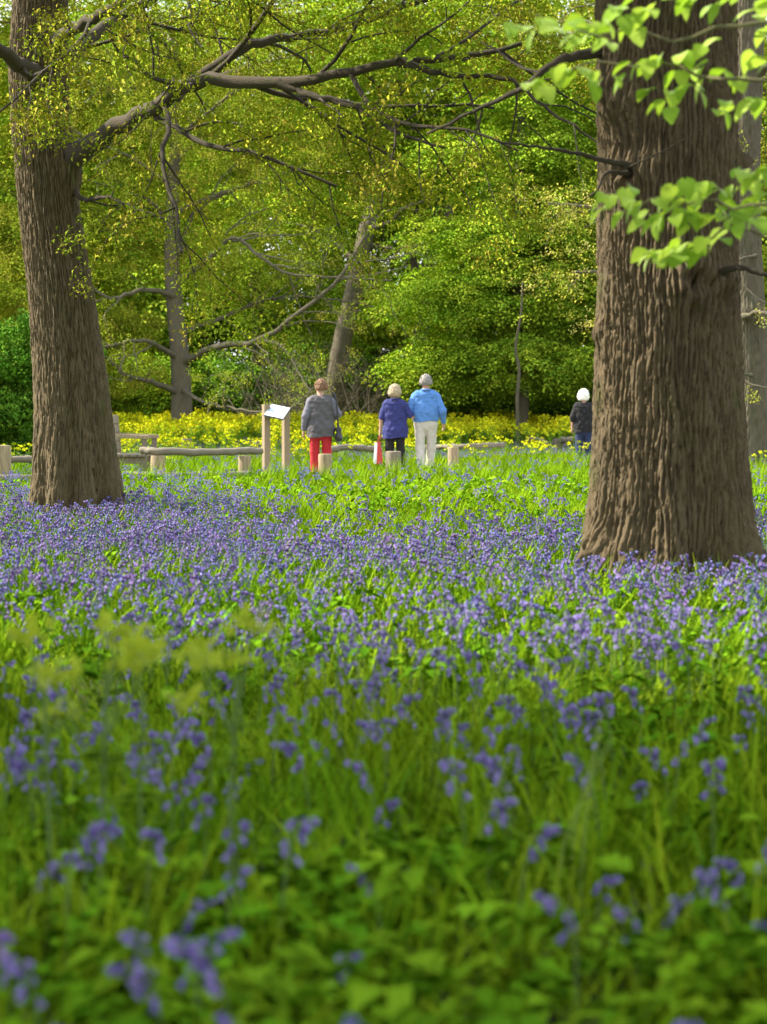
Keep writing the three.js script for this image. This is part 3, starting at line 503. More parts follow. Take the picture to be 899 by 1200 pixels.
function bluebellParts(seed) {
  const r = rngOf(seed), H = 0.28 + 0.09 * r(), yaw = r() * TAU, dx = Math.cos(yaw), dz = Math.sin(yaw), n = 7 + Math.floor(r() * 5);
  const curve = through([V(0, -0.02, 0), V(dx * 0.01, H * 0.45, dz * 0.01), V(dx * 0.022, H * 0.8, dz * 0.022), V(dx * 0.045, H * 0.97, dz * 0.045), V(dx * 0.075, H * 1.0, dz * 0.075)], 12);
  const stem = tube(curve, curve.map((_, i) => lerp(0.0032, 0.0016, i / 12)), 4, false);
  const sp = [], si = [], sc = [];
  for (let i = 0; i < n; i++) {
    const f = lerp(6.2, 12, (i + 0.2 * r()) / (n - 1)), k = Math.min(11, Math.floor(f)), p = curve[k].clone().lerp(curve[k + 1], Math.min(1, f - k));
    const a = yaw + (r() - 0.5) * 3.4, d = V(Math.cos(a) * 0.55, -0.8 + 0.3 * (i / n), Math.sin(a) * 0.55).normalize(); p.addScaledVector(V(Math.cos(a), 0.3, Math.sin(a)), 0.012);
    bellFlower(sp, si, sc, p, d, 0.0185 * (1.1 - 0.35 * i / n), 0.0056, r() < 0.5 ? VIOLET : VIOLET2);
  }
  const leaves = [];
  for (let i = 0; i < 4; i++) { const lp = [], li = []; blade(lp, li, null, V(0, -0.02, 0), r() * TAU, 0.2 + 0.13 * r(), 0.013, 0.7 + 0.7 * r(), null, 4, 0.25); leaves.push(geoOf(lp, li)); }
  return { stem, spike: geoOf(sp, si, null, sc), leaves };
}
const colored = (g, c) => { const k = g.clone(); k.deleteAttribute('uv'); const n = k.attributes.position.count, a = new Float32Array(n * 3); for (let i = 0; i < n; i++) a.set(c, i * 3); k.setAttribute('color', new THREE.BufferAttribute(a, 3)); return k; };
const bells = [1, 2, 3, 4, 5].map((k) => bluebellParts(700 + k));
const halfWide = (d) => d * 0.166 * 1.12 + 0.9;
const far0 = (x) => lerp(24.5, 17.5, smooth(x, -2.4, 0.2));
const drift = (x, d) => {                                        // bluebells per square metre
  const n = 0.5 + 0.5 * n2(x * 0.42 + 3, d * 0.24), f = 0.5 + 0.5 * n2(x * 1.3, d * 0.7 + 9);
  let k = 18 * f;
  if (d < 7) k = (28 * smooth(f, 0.3, 0.75) + 13) * lerp(0.8, 1, smooth(d, 3, 5.5));
  const far = lerp(24.5, 17.5, smooth(x, -2.4, 0.2));
  k += 118 * smooth(d, 6.6, 9.5) * (1 - smooth(d, far - 5, far + 3)) * (0.3 + 0.7 * smooth(n, 0.2, 0.6)) * (0.5 + 0.5 * f);
  if (x > 2 && d > 13 && d < 24) k += 90 * f;
  if (d > 52 && d < 62) k += 60 * smooth(n2(x * 0.3, d * 0.4), 0.1, 0.5) * (x < 0 ? 1 : 0.3);
  if (d > far && d < 45) k = Math.min(k, 60 * (1 - smooth(d, far, far + 3)) + 8 * smooth(f, 0.35, 0.9) * (x < -2 ? 2 : 1));
  return k;
};
const onTrunk = (x, z) => Math.hypot(x - at(88, 20), z + 20) < 0.42 || Math.hypot(x - at(782, 12.5), z + 12.5) < 0.52 || Math.hypot(x - at(876, 40), z + 40) < 0.6;
const scatter = (rnd, d0, d1, density, most) => {                // points in the wedge the camera looks over, a little wider
  const out = []; const N = most * (halfWide(d1) + halfWide(d0)) * (d1 - d0);
  for (let i = 0; i < N; i++) {
    const d = lerp(d0, d1, rnd()), wmax = halfWide(d1), x = (rnd() * 2 - 1) * wmax;
    if (Math.abs(x) > halfWide(d) || rnd() > density(x, d) / most * 1) continue;
    if (onTrunk(x, -d) || (d > 32 && d < 58 && offPath(x, -d) < 0.95)) continue;
    out.push(V(x, groundY(x, -d), -d));
  }
  return out;
};
const hueOf = (r) => { const t = r(), v = 0.8 + 0.4 * r(); return [v * lerp(0.85, 1.15, t), v, v * lerp(1.06, 0.95, t)]; };
// a square of many plants, one geometry; carpetField lays such squares side by side, the fullest where density is greatest
function carpet(protos, n, size, s0, s1, lean, seed, colour) {
  const r = rngOf(seed), P0 = [], C0 = [], I0 = [], v = V(0, 0, 0);
  for (let k = 0; k < n; k++) {
    const g = protos[Math.floor(r() * protos.length)], m = place(V((r() - 0.5) * size * 1.08, 0, (r() - 0.5) * size * 1.08), r() * TAU, (r() - 0.5) * 2 * lean, (r() - 0.5) * 2 * lean, lerp(s0, s1, r())), c = colour(r), p = g.attributes.position.array, q = g.attributes.color?.array, base = P0.length / 3;
    for (let i = 0; i < p.length; i += 3) { v.fromArray(p, i).applyMatrix4(m); P0.push(v.x, v.y, v.z); C0.push((q ? q[i] : 1) * c[0], (q ? q[i + 1] : 1) * c[1], (q ? q[i + 2] : 1) * c[2]); }
    for (const e of g.index.array) I0.push(e + base);
  }
  return geoOf(P0, I0, null, C0);
}
function carpetField(parent, name, mat, levels, size, d0, d1, count, seed, tall = () => 1) {   // count(x, d): plants in a square there; tall(x, d): how high they stand
  const r = rngOf(seed), lists = levels.map((l) => l[1].map(() => []));
  for (let d = d0 + size / 2; d < d1; d += size) for (let x = -Math.ceil(halfWide(d) / size) * size; x <= halfWide(d); x += size) {
    const q = count(x, d), z = -d; if (q < levels[0][0] * 0.5 * r() || (d > 32 && d < 58 && offPath(x, z) < 0.8 + size * 0.4)) continue;
    let k = 0; while (k < levels.length - 1 && q > lerp(levels[k][0], levels[k + 1][0], 0.2 + 0.6 * r())) k++;
    const w = Math.floor(r() * levels[k][1].length), m = place(V(x, groundY(x, z), z), Math.floor(r() * 4) * Math.PI / 2, 0, 0, 1); m.scale(V(1, tall(x, d) * (0.92 + 0.16 * r()), 1));
    const v = 0.92 + 0.16 * r(); lists[k][w].push({ m, c: lin(v * (0.94 + 0.12 * r()), v, v) });
  }
  levels.forEach((l, k) => l[1].forEach((g, w) => lists[k][w].length && instanced(name, g, mat, lists[k][w], parent)));
}
const inView = (p) => { const d = -p.z, py = 490 - (p.y + 0.3 - EYE) / d * PX; return Math.abs(p.x) < d * 0.166 + 0.03 && py < 1215; };
{
  const rnd = rngOf(801); let spots = [];
  for (const [a, b] of [[2, 4], [4, 7], [7, 8.5]]) spots.push(...scatter(rnd, a, b, drift, 60));
  spots.sort((p, q) => -p.z + q.z);
  let k = 0; const rest = bells.map(() => []);
  const hue = () => { const t = rnd(), v = 0.8 + 0.4 * rnd(); return lin(v * lerp(0.85, 1.15, t), v, v * lerp(1.06, 0.95, t)); };
  const protos = bells.map((b) => {
    const g = new THREE.Group(); part('stem', b.stem, M.stem, g); part('flower_spike', b.spike, M.petal, g).userData.kind = 'stuff'; b.leaves.forEach((l) => part('leaf', l, M.bluebellLeaf, g)); return g;
  });
  for (const p of spots) {
    const i = Math.floor(rnd() * bells.length), yaw = rnd() * TAU, s = 0.68 + 0.34 * rnd();
    if (k < 300 && inView(p)) {
      const o = protos[i].clone(); o.name = numbered('bluebell'); o.position.copy(p); o.rotation.set((rnd() - 0.5) * 0.2, yaw, (rnd() - 0.5) * 0.2); o.scale.setScalar(s);
      tag(o, 'violet bluebell with nodding bells standing singly in the shaded grass', 'bluebell', 'single bluebells in the shaded grass'); scene.add(o); k++;
    } else rest[i].push({ m: place(p, yaw, (rnd() - 0.5) * 0.25, (rnd() - 0.5) * 0.25, s), c: hue() });
  }
  const g = new THREE.Group(); g.name = 'bluebell_drift'; tag(g, 'dense violet drift of bluebells spreading around the tree trunks', 'bluebells', null, 'stuff'); scene.add(g);
  const whole = bells.map((b) => mergeGeometries([colored(b.stem, GREEN), b.spike, ...b.leaves.map((l) => colored(l, [0.085, 0.19, 0.012]))]));
  whole.forEach((q, i) => instanced('flowers', q, M.petal, rest[i], g));
  const near = [2, 5, 9, 14, 20, 27, 35].map((n) => [n, [1, 2, 3].map((v) => carpet(whole, n, 0.5, 0.6, 1.0, 0.18, n * 10 + v, hueOf))]);
  carpetField(g, 'flowers', M.petal, near, 0.5, 8.5, 62, (x, d) => drift(x, d) * 0.25, 811);
  console.log('bluebells', spots.length);
}
{ // grass
  const g = new THREE.Group(); g.name = 'meadow_grass'; tag(g, 'lush green grass growing between the bluebells', 'grass', null, 'stuff'); scene.add(g);
  const geos = [tussock(1, 16, 0.22, 0.16, 0.32, 0.0065, 0.6), tussock(2, 16, 0.26, 0.12, 0.26, 0.009, 1.1), tussock(3, 16, 0.2, 0.22, 0.4, 0.0055, 0.4)], cols = [[0.14, 0.255, 0.007], [0.1, 0.2, 0.006], [0.18, 0.29, 0.009], [0.23, 0.33, 0.014]];
  const col = (r) => { const c = tint(cols, r, 0.2); return [c.r, c.g, c.b]; }, clump = (x, d) => 0.55 + 0.6 * smooth(n2(x * 0.7, d * 0.5), -0.5, 0.5);
  const fine = [12, 20, 28].map((n) => [n, [1, 2, 3].map((v) => carpet(geos, n, 0.5, 0.75, 1.25, 0.1, 900 + n * 5 + v, col))]), coarse = [18, 34, 52, 66].map((n) => [n, [1, 2, 3].map((v) => carpet(geos, n, 1, 0.75, 1.25, 0.1, 950 + n * 5 + v, col))]);
  // how high the blades stand: shortest on the mown strip before the path
  const bladeHeight = (x, d) => (d < far0(x) ? 0.82 : d < 31 ? 0.62 : 0.85 + 0.3 * smooth(n2(x * 0.4 + 60, d * 0.4), -0.2, 0.6));
  carpetField(g, 'tufts', M.grass, fine, 0.5, 2, 8, (x, d) => (d < 4 ? 24 : 20) * clump(x, d), 812, (x, d) => lerp(0.75, 0.95, smooth(d, 3, 5)) - 0.12 * smooth(d, 5, 8));
  carpetField(g, 'tufts', M.grass, coarse, 1, 8, 80, (x, d) => (d < 16 ? 62 : d < 42 ? 54 : d < 60 ? 26 : 12) * clump(x, d), 813, bladeHeight);
}
{ // low leafy plants close by
  const g = new THREE.Group(); g.name = 'leafy_ground_cover'; tag(g, 'low broad-leaved ground cover among the near bluebells', 'ground cover', null, 'stuff'); scene.add(g);
  const make = (seed) => {
    const r = rngOf(seed), pos = [], idx = [];
    for (let s = 0; s < 6; s++) {
      const a = r() * TAU, l = 0.06 + 0.13 * r(), h = 0.05 + 0.13 * r(), e = V(Math.cos(a) * l, h, Math.sin(a) * l);
      for (let k = 0; k < 5; k++) { const b = e.clone().add(V((r() - 0.5) * 0.05, (r() - 0.5) * 0.03, (r() - 0.5) * 0.05)), d = V(Math.cos(a + (r() - 0.5) * 3), -0.1 + 0.4 * (r() - 0.5), Math.sin(a + (r() - 0.5) * 3)).normalize(), n = V((r() - 0.5) * 0.5, 1, (r() - 0.5) * 0.5); n.addScaledVector(d, -n.dot(d)).normalize(); leafShape(0.04 + 0.035 * r(), 0.03 + 0.018 * r(), pos, idx, b, d, n, 0.15); }
    }
    return colored(geoOf(pos, idx), [1, 1, 1]);
  };
  const rnd = rngOf(803), geos = [make(1), make(2), make(3)], lists = geos.map(() => []), cols = [[0.13, 0.27, 0.01], [0.095, 0.22, 0.009], [0.19, 0.33, 0.015]];
  for (const [a, b, n] of [[2, 3.6, 95], [3.6, 5, 42], [5, 10, 9], [10, 24, 5], [24, 44, 6]])
    for (const p of scatter(rnd, a, b, (x, d) => n * (0.2 + 1.1 * smooth(n2(x * 0.9 + 20, d * 0.6), -0.3, 0.4)), n * 1.3)) lists[Math.floor(rnd() * 3)].push({ m: place(p, rnd() * TAU, 0, 0, 0.7 + 0.6 * rnd()), c: tint(cols, rnd, 0.2) });
  geos.forEach((q, i) => instanced('leafy_stems', q, M.grass, lists[i], g));
}
function umbel(seed, H, count) {                                 // yellow-green flowering plant: stem, clasping leaves, frothy heads
  const r = rngOf(seed), sp = [], heads = [], leaves = [];
  const main = through([V(0, -0.03, 0), V(0.01, H * 0.5, 0), V(0.02, H * 0.92, 0.01)], 8); sp.push(tube(main, main.map(() => 0.005), 4));
  for (let k = 0; k < count; k++) {
    const a = k * 2.4 + r(), t = k ? 0.78 + 0.2 * r() : 1, b = main[Math.round(8 * Math.min(1, t * 0.85))], l = k ? 0.07 + 0.12 * r() : 0.03, e = b.clone().add(V(Math.cos(a) * l, 0.08 + 0.08 * r(), Math.sin(a) * l));
    sp.push(tube([b, b.clone().lerp(e, 0.5).add(V(0, -0.01, 0)), e], [0.003, 0.0025, 0.002], 3));
    const head = [], hi = [];
    for (let q = 0; q < 11; q++) { const d = V(r() - 0.5, 0.25 + 0.6 * r(), r() - 0.5).normalize(), n = V(r() - 0.5, 1, r() - 0.5); n.addScaledVector(d, -n.dot(d)).normalize(); leafShape(0.03 + 0.02 * r(), 0.024 + 0.012 * r(), head, hi, e.clone().add(V((r() - 0.5) * 0.075, (r() - 0.3) * 0.045, (r() - 0.5) * 0.075)), d, n, 0.1); }
    heads.push(geoOf(head, hi));
    for (let q = 0; q < 3; q++) { const lf = [], li = [], d = V(Math.cos(a + q * 2), 0.15, Math.sin(a + q * 2)).normalize(); leafShape(0.06, 0.05, lf, li, b.clone().add(V(0, -0.03 - 0.06 * r(), 0)), d, V(0, 1, 0).addScaledVector(d, -0.15).normalize(), 0.1); leaves.push(geoOf(lf, li)); }
  }
  return { stem: mergeGeometries(sp), heads, leaves, head: mergeGeometries(heads), leaf: mergeGeometries(leaves) };
}
{ // yellow meadow beyond the path
  const g = new THREE.Group(); g.name = 'yellow_flower_meadow'; tag(g, 'bright yellow flowering plants massed beyond the path', 'flowers', null, 'stuff'); scene.add(g);
  const us = [1, 2, 3].map((k) => umbel(820 + k, 0.62, 6)), YEL = [0.5, 0.5, 0.014];
  const geos = us.map((u) => mergeGeometries([colored(u.stem, [0.16, 0.26, 0.03]), colored(u.leaf, [0.22, 0.36, 0.02]), colored(u.head, YEL)]));
  const dens = (x, d) => { const f = 0.5 + 0.5 * n2(x * 0.35, d * 0.3 + 40), side = smooth(x, -2, 3); return 10.5 * smooth(d, lerp(46, 54, side), lerp(60, 60, side)) * (0.12 + 0.88 * smooth(f, 0.25, 0.65)) + (d > 38 && d < 56 ? 3.0 * smooth(f, 0.5, 0.9) : 0); };
  const ycol = (r) => { const v = 0.8 + 0.4 * r(); return [v * (0.85 + 0.25 * r()), v, v]; };
  const beds = [2, 6, 11, 17].map((n) => [n, [1, 2, 3].map((v) => carpet(geos, n, 1, 0.85, 1.35, 0.1, 970 + n * 5 + v, ycol))]);
  carpetField(g, 'flowers', M.petal, beds, 1, 38, 80, dens, 814, (x, d) => (d < 52 ? 0.75 : 1.1));
}
[[112, 4.2, 0.6, 5, 'tall yellow-green flowering plant with several frothy heads above the near bluebells'], [266, 4.3, 0.58, 3, 'slender yellow-green flowering plant standing apart in the near grass'], [165, 4.5, 0.52, 3, 'shorter yellow-green flowering plant with a broad dark leaf'], [60, 4.4, 0.58, 2, 'thin yellow-green flowering plant with few heads at the meadow edge']].forEach(([px, D, H, n, label], i) => {
  const x = at(px, D), u = umbel(840 + i, H, n), o = thing('spurge_plant', label, 'plant', [x, groundY(x, -D), -D], i, 'yellow-green plants near the lens');
  part('stem', u.stem, M.stem, o); u.heads.forEach((h) => { part('flower_head', h, M.spurge, o).userData.kind = 'stuff'; }); u.leaves.forEach((h) => part('leaf', h, M.spurgeLeaf, o));
});
[[680, 4.4, 0.46], [668, 4.5, 0.42], [557, 4.6, 0.38], [655, 4.3, 0.43]].forEach(([px, D, H], i) => {
  const x = at(px, D), o = thing('tall_grass', 'single tall pale grass stem rising from the shaded meadow', 'grass stem', [x, groundY(x, -D), -D], 0, 'tall grass stems');
  const c = through([V(0, -0.02, 0), V(0.01, H * 0.5, 0), V(0.04 + 0.02 * i, H, 0.02)], 8); part('stem', tube(c, c.map((_, k) => lerp(0.0028, 0.0014, k / 8)), 4), M.strawStem, o);
  const lp = [], li = []; blade(lp, li, null, V(0.005, H * 0.3, 0), 1 + i, 0.22, 0.01, 1, null, 4, 0.3); part('leaf', geoOf(lp, li), M.spurgeLeaf, o);
});
{ // a dry leaf caught in the plants
  const D = 2.75, x = at(2, D), pos = [], idx = [], N = 8;
  for (let i = 0; i <= N; i++) for (const s of [-1, 0, 1]) { const t = i / N, w = 0.032 * Math.sin(Math.PI * Math.min(1, t * 0.94 + 0.03)); pos.push(s * w, 0.02 * Math.sin(t * 3) + Math.abs(s) * 0.012, (t - 0.5) * 0.11); }
  for (let i = 0; i < N; i++) for (const k of [0, 1]) { const a = i * 3 + k; idx.push(a, a + 3, a + 1, a + 1, a + 3, a + 4); }
  const o = part('dry_leaf', geoOf(pos, idx), leafMat(0.33, 0.19, 0.11, 0.2), scene); o.position.set(x, 0.17, -D); o.rotation.set(0.9, 0.5, 0.3);
  tag(o, 'curled brown dry leaf caught among low green plants', 'leaf');
}

// ------------------------------------------------------------------ overhanging lime with large leaves
{
  const D = 7.5, b = V(3.2, groundY(3.2, -7.8), -7.8), t = thing('young_lime_tree', 'young lime whose bright leafy twigs hang before the massive trunk', 'tree', b.toArray());
  const c = through([V(0, -0.1, 0), V(0.05, 1.5, 0.05), V(-0.05, 3.4, 0), V(0.1, 6, 0)], 30); part('trunk', tube(c, c.map((_, i) => lerp(0.12, 0.04, i / 30)), 12), M.greyBark, t);
  const L = (a) => a.map(([px, py, dz]) => P(px, py, D + (dz ?? 0)).sub(b));
  const twig = (from, a, r) => { const line = through([from, ...L(a)], 24); line.forEach((p, i) => { if (i > 8) { p.y += 0.035 * n2(i * 0.28, a[0][1]); p.z += 0.05 * n2(i * 0.25, a[0][1] + 9); } }); part('branch', tube(line, line.map((_, i) => lerp(r, 0.0016, i / 24)), 6), M.limeTwig, t); };
  twig(V(0, 2.2, 0.05), [[1120, 10, 0.2], [960, 20, 0.1], [860, 40], [760, 45, -0.1], [680, 40, -0.15], [600, 42, -0.2]], 0.011);
  twig(V(0, 2.05, 0.05), [[1120, 60, 0.1], [960, 75, 0], [880, 100, -0.1], [800, 85, 0], [740, 80, 0.1], [660, 95, 0.1], [618, 110, 0.1]], 0.01);
  twig(V(0.04, 1.75, 0.05), [[1100, 225, 0], [980, 232, -0.1], [899, 235, -0.15], [820, 235, -0.1], [760, 237, 0], [702, 246, 0.1]], 0.009);
  twig(V(0.04, 1.6, 0.05), [[1100, 300, 0.2], [970, 290, 0.2], [885, 272, 0.15], [830, 284, 0.1], [768, 305, 0.1]], 0.012);
  const heart = (seed) => {
    const pos = [], idx = [], r = rngOf(seed), N = 7, cup = 0.12 + 0.15 * r();
    for (let i = 0; i <= N; i++) for (let s = -2; s <= 2; s++) { const q = i / N, w = 0.44 * Math.pow(Math.sin(Math.PI * Math.pow(q * 0.985 + 0.015, 0.72)), 0.85), z = s / 2; pos.push(z * w * (1 + 0.05 * Math.sin(q * 30)), -0.35 * q * q + cup * Math.abs(z) * w, q - 0.12 * Math.abs(z) * (1 - q) * 1.4); }
    for (let i = 0; i < N; i++) for (let s = 0; s < 4; s++) { const a = i * 5 + s; idx.push(a, a + 5, a + 1, a + 1, a + 5, a + 6); }
    return geoOf(pos, idx);
  };
  const hearts = [heart(1), heart(2), heart(3)], rnd = rngOf(901), mats = [M.limeLeaf, M.limeLeaf2, M.limeLeaf3];
  const rows = [[[[110, 105], [165, 110], [200, 85], [235, 110], [290, 95], [330, 110], [300, 130], [390, 150], [350, 125], [395, 95], [430, 60], [490, 120], [450, 80], [540, 40], [500, 60], [470, 30], [600, 10], [660, 20], [735, 50], [780, 10], [700, 5], [845, 60], [880, 30]], -0.1], [[[165, 280], [200, 285], [260, 230], [290, 250], [320, 240], [370, 250], [345, 270], [450, 260], [490, 225], [560, 200], [530, 215], [600, 250], [540, 300], [590, 310], [570, 340], [620, 300], [690, 280], [660, 290], [690, 170], [740, 150], [640, 190], [700, 220], [780, 350], [760, 370], [850, 330], [880, 340], [880, 210], [860, 120], [840, 190], [750, 240], [810, 270]], 0], [[[365, 660], [405, 628], [420, 655], [455, 610], [470, 640], [500, 650], [520, 680], [550, 640], [545, 690], [600, 600], [630, 650], [580, 680], [610, 690], [640, 580], [690, 590], [670, 620], [700, 640], [660, 680], [740, 660], [720, 690], [760, 620], [730, 600], [800, 610], [790, 650], [830, 560], [800, 545], [870, 560], [850, 590], [880, 620], [840, 640], [820, 680], [780, 700], [860, 700], [890, 670], [885, 545], [755, 690]], -0.05], [[[540, 810], [570, 800], [560, 825], [600, 790], [640, 790], [680, 800], [620, 770], [655, 775], [700, 760], [735, 755], [760, 735]], 0.12]];
  for (const [list, dz] of rows) for (const [zx, zy] of list.flatMap(([u, v]) => [[u, v], [u + (rnd() - 0.5) * 60, v + (rnd() - 0.3) * 40]])) {
    const px = 560 + zx / 2.652, py = zy / 2.652 - 6, p = P(px, py, D + dz + (rnd() - 0.5) * 0.16).sub(b), m = part('leaf', hearts[Math.floor(rnd() * 3)], mats[Math.floor(rnd() * 3)], t);
    m.position.copy(p); m.scale.setScalar(0.06 * (0.75 + 0.5 * rnd())); m.rotation.set(0.1 + rnd() * 0.9, -0.9 + (rnd() - 0.5) * 3.6, (rnd() - 0.5) * 1.2, 'YXZ');
  }
  const w = { branches: [], tips: [] };
  for (let k = 0; k < 7; k++) { const a = k * 2.4, y = 3.2 + k * 0.4; grow(w, V(0, y, 0), V(Math.cos(a), 0.5, Math.sin(a)), 1.3, 0.03, 0, 2, rngOf(910 + k), { lift: 0, wander: 0.4, kids: 1.5, spread: 0.8, ratio: 0.5, leaves: 3, min: 0.004, leafFrom: 1 }); }
  buildWood(t, w, M.greyBark, 'branch'); crown(t, CL.beech, w.tips, freshGreen, rngOf(911), 0.5, 0.8);
}
console.log('lime');

// ------------------------------------------------------------------ low log rails, bench, board
function stump(px, top, D, r, label, mat = M.cutWood, seed = 1) {
  const x = at(px, D), gy = groundY(x, -D), h = up(top, D) - gy, o = thing('log_post', label, 'post', [x, gy, -D], seed * 1.7, 'low log posts along the path');
  const pr = []; for (let i = 0; i <= 8; i++) pr.push(new THREE.Vector2(r * (1.03 - 0.03 * i / 8) + 0.004 * n2(i, seed), -0.1 + (h + 0.085) * i / 8));
  pr.push(new THREE.Vector2(r * 0.93, h));
  const g = new THREE.LatheGeometry(pr, 18), q = g.attributes.position; for (let i = 0; i < q.count; i++) { const a = Math.atan2(q.getZ(i), q.getX(i)), k = 1 + 0.05 * n2(Math.cos(a) * 1.6 + seed, Math.sin(a) * 1.6); q.setX(i, q.getX(i) * k); q.setZ(i, q.getZ(i) * k); }
  g.computeVertexNormals(); part('log', g, mat, o);
  const e = part('cut_end', new THREE.CylinderGeometry(r * 0.93, r * 0.93, 0.008, 18), M.cutEnd, o); e.position.y = h - 0.002;
}
function rail(name, label, pts, r, mat, group) {
  const q = through(pts, 24), m0 = q[12].clone(), o = thing(name, label, 'rail', m0.toArray(), 0, group);
  q.forEach((p, i) => { p.sub(m0); p.y += 0.012 * n2(i * 0.35, pts[0].x); p.z += 0.01 * n2(i * 0.3, pts[0].x + 5); });
  part('timber', tube(q, q.map((_, i) => r * (1 + 0.12 * n2(i * 0.3, 3 + pts[0].x))), 9), mat, o);
  for (const k of [0, 24]) { const e = part('sawn_end', new THREE.CylinderGeometry(r * 0.96, r * 0.96, 0.01, 12), M.cutEnd, o); e.position.copy(q[k]); e.quaternion.setFromUnitVectors(V(0, 1, 0), q[Math.min(k + 1, 24)].clone().sub(q[Math.max(0, k - 1)]).normalize()); }
}
stump(185, 534, 33.6, 0.105, 'pale log post under the rail beside the bench leg', M.cutWood, 1);
stump(287, 534, 34.4, 0.095, 'pale log post under the rail end beside the information board', M.cutWood, 2);
stump(381, 532, 35, 0.1, 'short pale log post in front of the red trousers', M.cutWood, 3);
stump(461, 529, 38.3, 0.13, 'low weathered log post hiding the feet of the navy-topped walker', M.greyWood, 4);
stump(531, 524, 43, 0.1, 'pale log post in the grass beside the cream trousers', M.cutWood, 5);
stump(655, 514, 56.5, 0.15, 'weathered log post carrying the bent rail by the yellow flowers', M.greyWood, 6);
stump(219, 514, 50, 0.11, 'log post behind the rails in front of the sprawling tree', M.greyWood, 7);
stump(303, 517, 48, 0.11, 'log post just behind the tall post of the information board', M.greyWood, 8);
stump(-2, 522, 31.5, 0.17, 'stout pale log post at the rail end behind the ridged oak', M.cutWood, 9);
stump(687, 516, 55.5, 0.1, 'pale log post behind the black-dressed walker', M.cutWood, 10);
rail('log_rail', 'grey log rail lying on two pale posts between bench and information board', [P(166, 528, 33.7), P(185, 529, 33.6), P(235, 530, 34), P(287, 528.5, 34.4), P(306, 529, 34.6)], 0.055, M.greyWood, 'log rails along the path');
rail('log_rail', 'low grey log rail close to the ground in front of the pale posts', [P(120, 556, 33.2), P(185, 557, 33.1), P(240, 557, 33.6), P(296, 555, 34)], 0.05, M.greyWood, 'log rails along the path');
rail('log_rail', 'weathered log rail running behind the ridged oak trunk', [P(6, 539, 31.6), P(60, 538, 32), P(130, 534, 33)], 0.05, M.greyWood, 'log rails along the path');
rail('log_rail', 'low weathered log beside the base of the ridged oak', [P(-60, 560, 30.6), P(0, 561, 30.9), P(70, 560, 31.6)], 0.055, M.greyWood, 'log rails along the path');
rail('log_rail', 'curved grey log rail between the red-trousered and navy-topped walkers', [P(384, 528, 41.5), P(405, 524, 42), P(425, 525, 42.3), P(446, 528, 42.6)], 0.06, M.greyWood, 'log rails along the path');
rail('log_rail', 'bent log rail sagging on its post before the yellow flowers', [P(618, 515, 57), P(632, 516, 56.8), P(645, 521, 56.6), P(655, 518, 56.5)], 0.07, M.greyWood, 'log rails along the path');
rail('log_rail', 'straight log rail passing behind the black-dressed walker', [P(657, 516, 56.4), P(675, 515, 56), P(700, 514, 55.6), P(760, 512, 55)], 0.085, M.greyWood, 'log rails along the path');
rail('log_rail', 'log rail half buried in grass beyond the cream-trousered walker', [P(500, 524, 46), P(545, 523, 45.5), P(590, 521, 47)], 0.05, M.greyWood, 'log rails along the path');
{ // bench, seen end on
  const D = 34.6, x = at(146, D), o = thing('wooden_bench', 'weathered wooden bench with armrest half hidden by the ridged oak trunk', 'bench', [x, groundY(x, -D), -D], 0);
  const box = (name, w, h, d, px, py, pz, rx = 0, rz = 0, m = M.oldWood) => { const b = part(name, new RoundedBoxGeometry(w, h, d, 2, 0.008), m, o); b.position.set(px, py, pz); b.rotation.set(rx, 0, rz); return b; };
  for (const z of [0, -1.5]) {
    box('leg', 0.08, 0.69, 0.07, 0.3, 0.345, z); box('back_post', 0.1, 1.05, 0.08, -0.27, 0.52, z, 0, 0.09); box('armrest', 0.62, 0.06, 0.1, 0.06, 0.72, z, 0, -0.05, M.cutWood); box('seat_bearer', 0.6, 0.1, 0.06, 0, 0.36, z);
    const br = box('brace', 0.07, 0.2, 0.05, 0.22, 0.24, z, 0, -0.6);
  }
  for (let k = 0; k < 5; k++) box('seat_slat', 0.105, 0.035, 1.66, -0.22 + k * 0.12, 0.432, -0.75);
  for (let k = 0; k < 4; k++) box('back_slat', 0.03, 0.1, 1.66, -0.245 - k * 0.012, 0.56 + k * 0.135, -0.75, 0, 0.09);
}
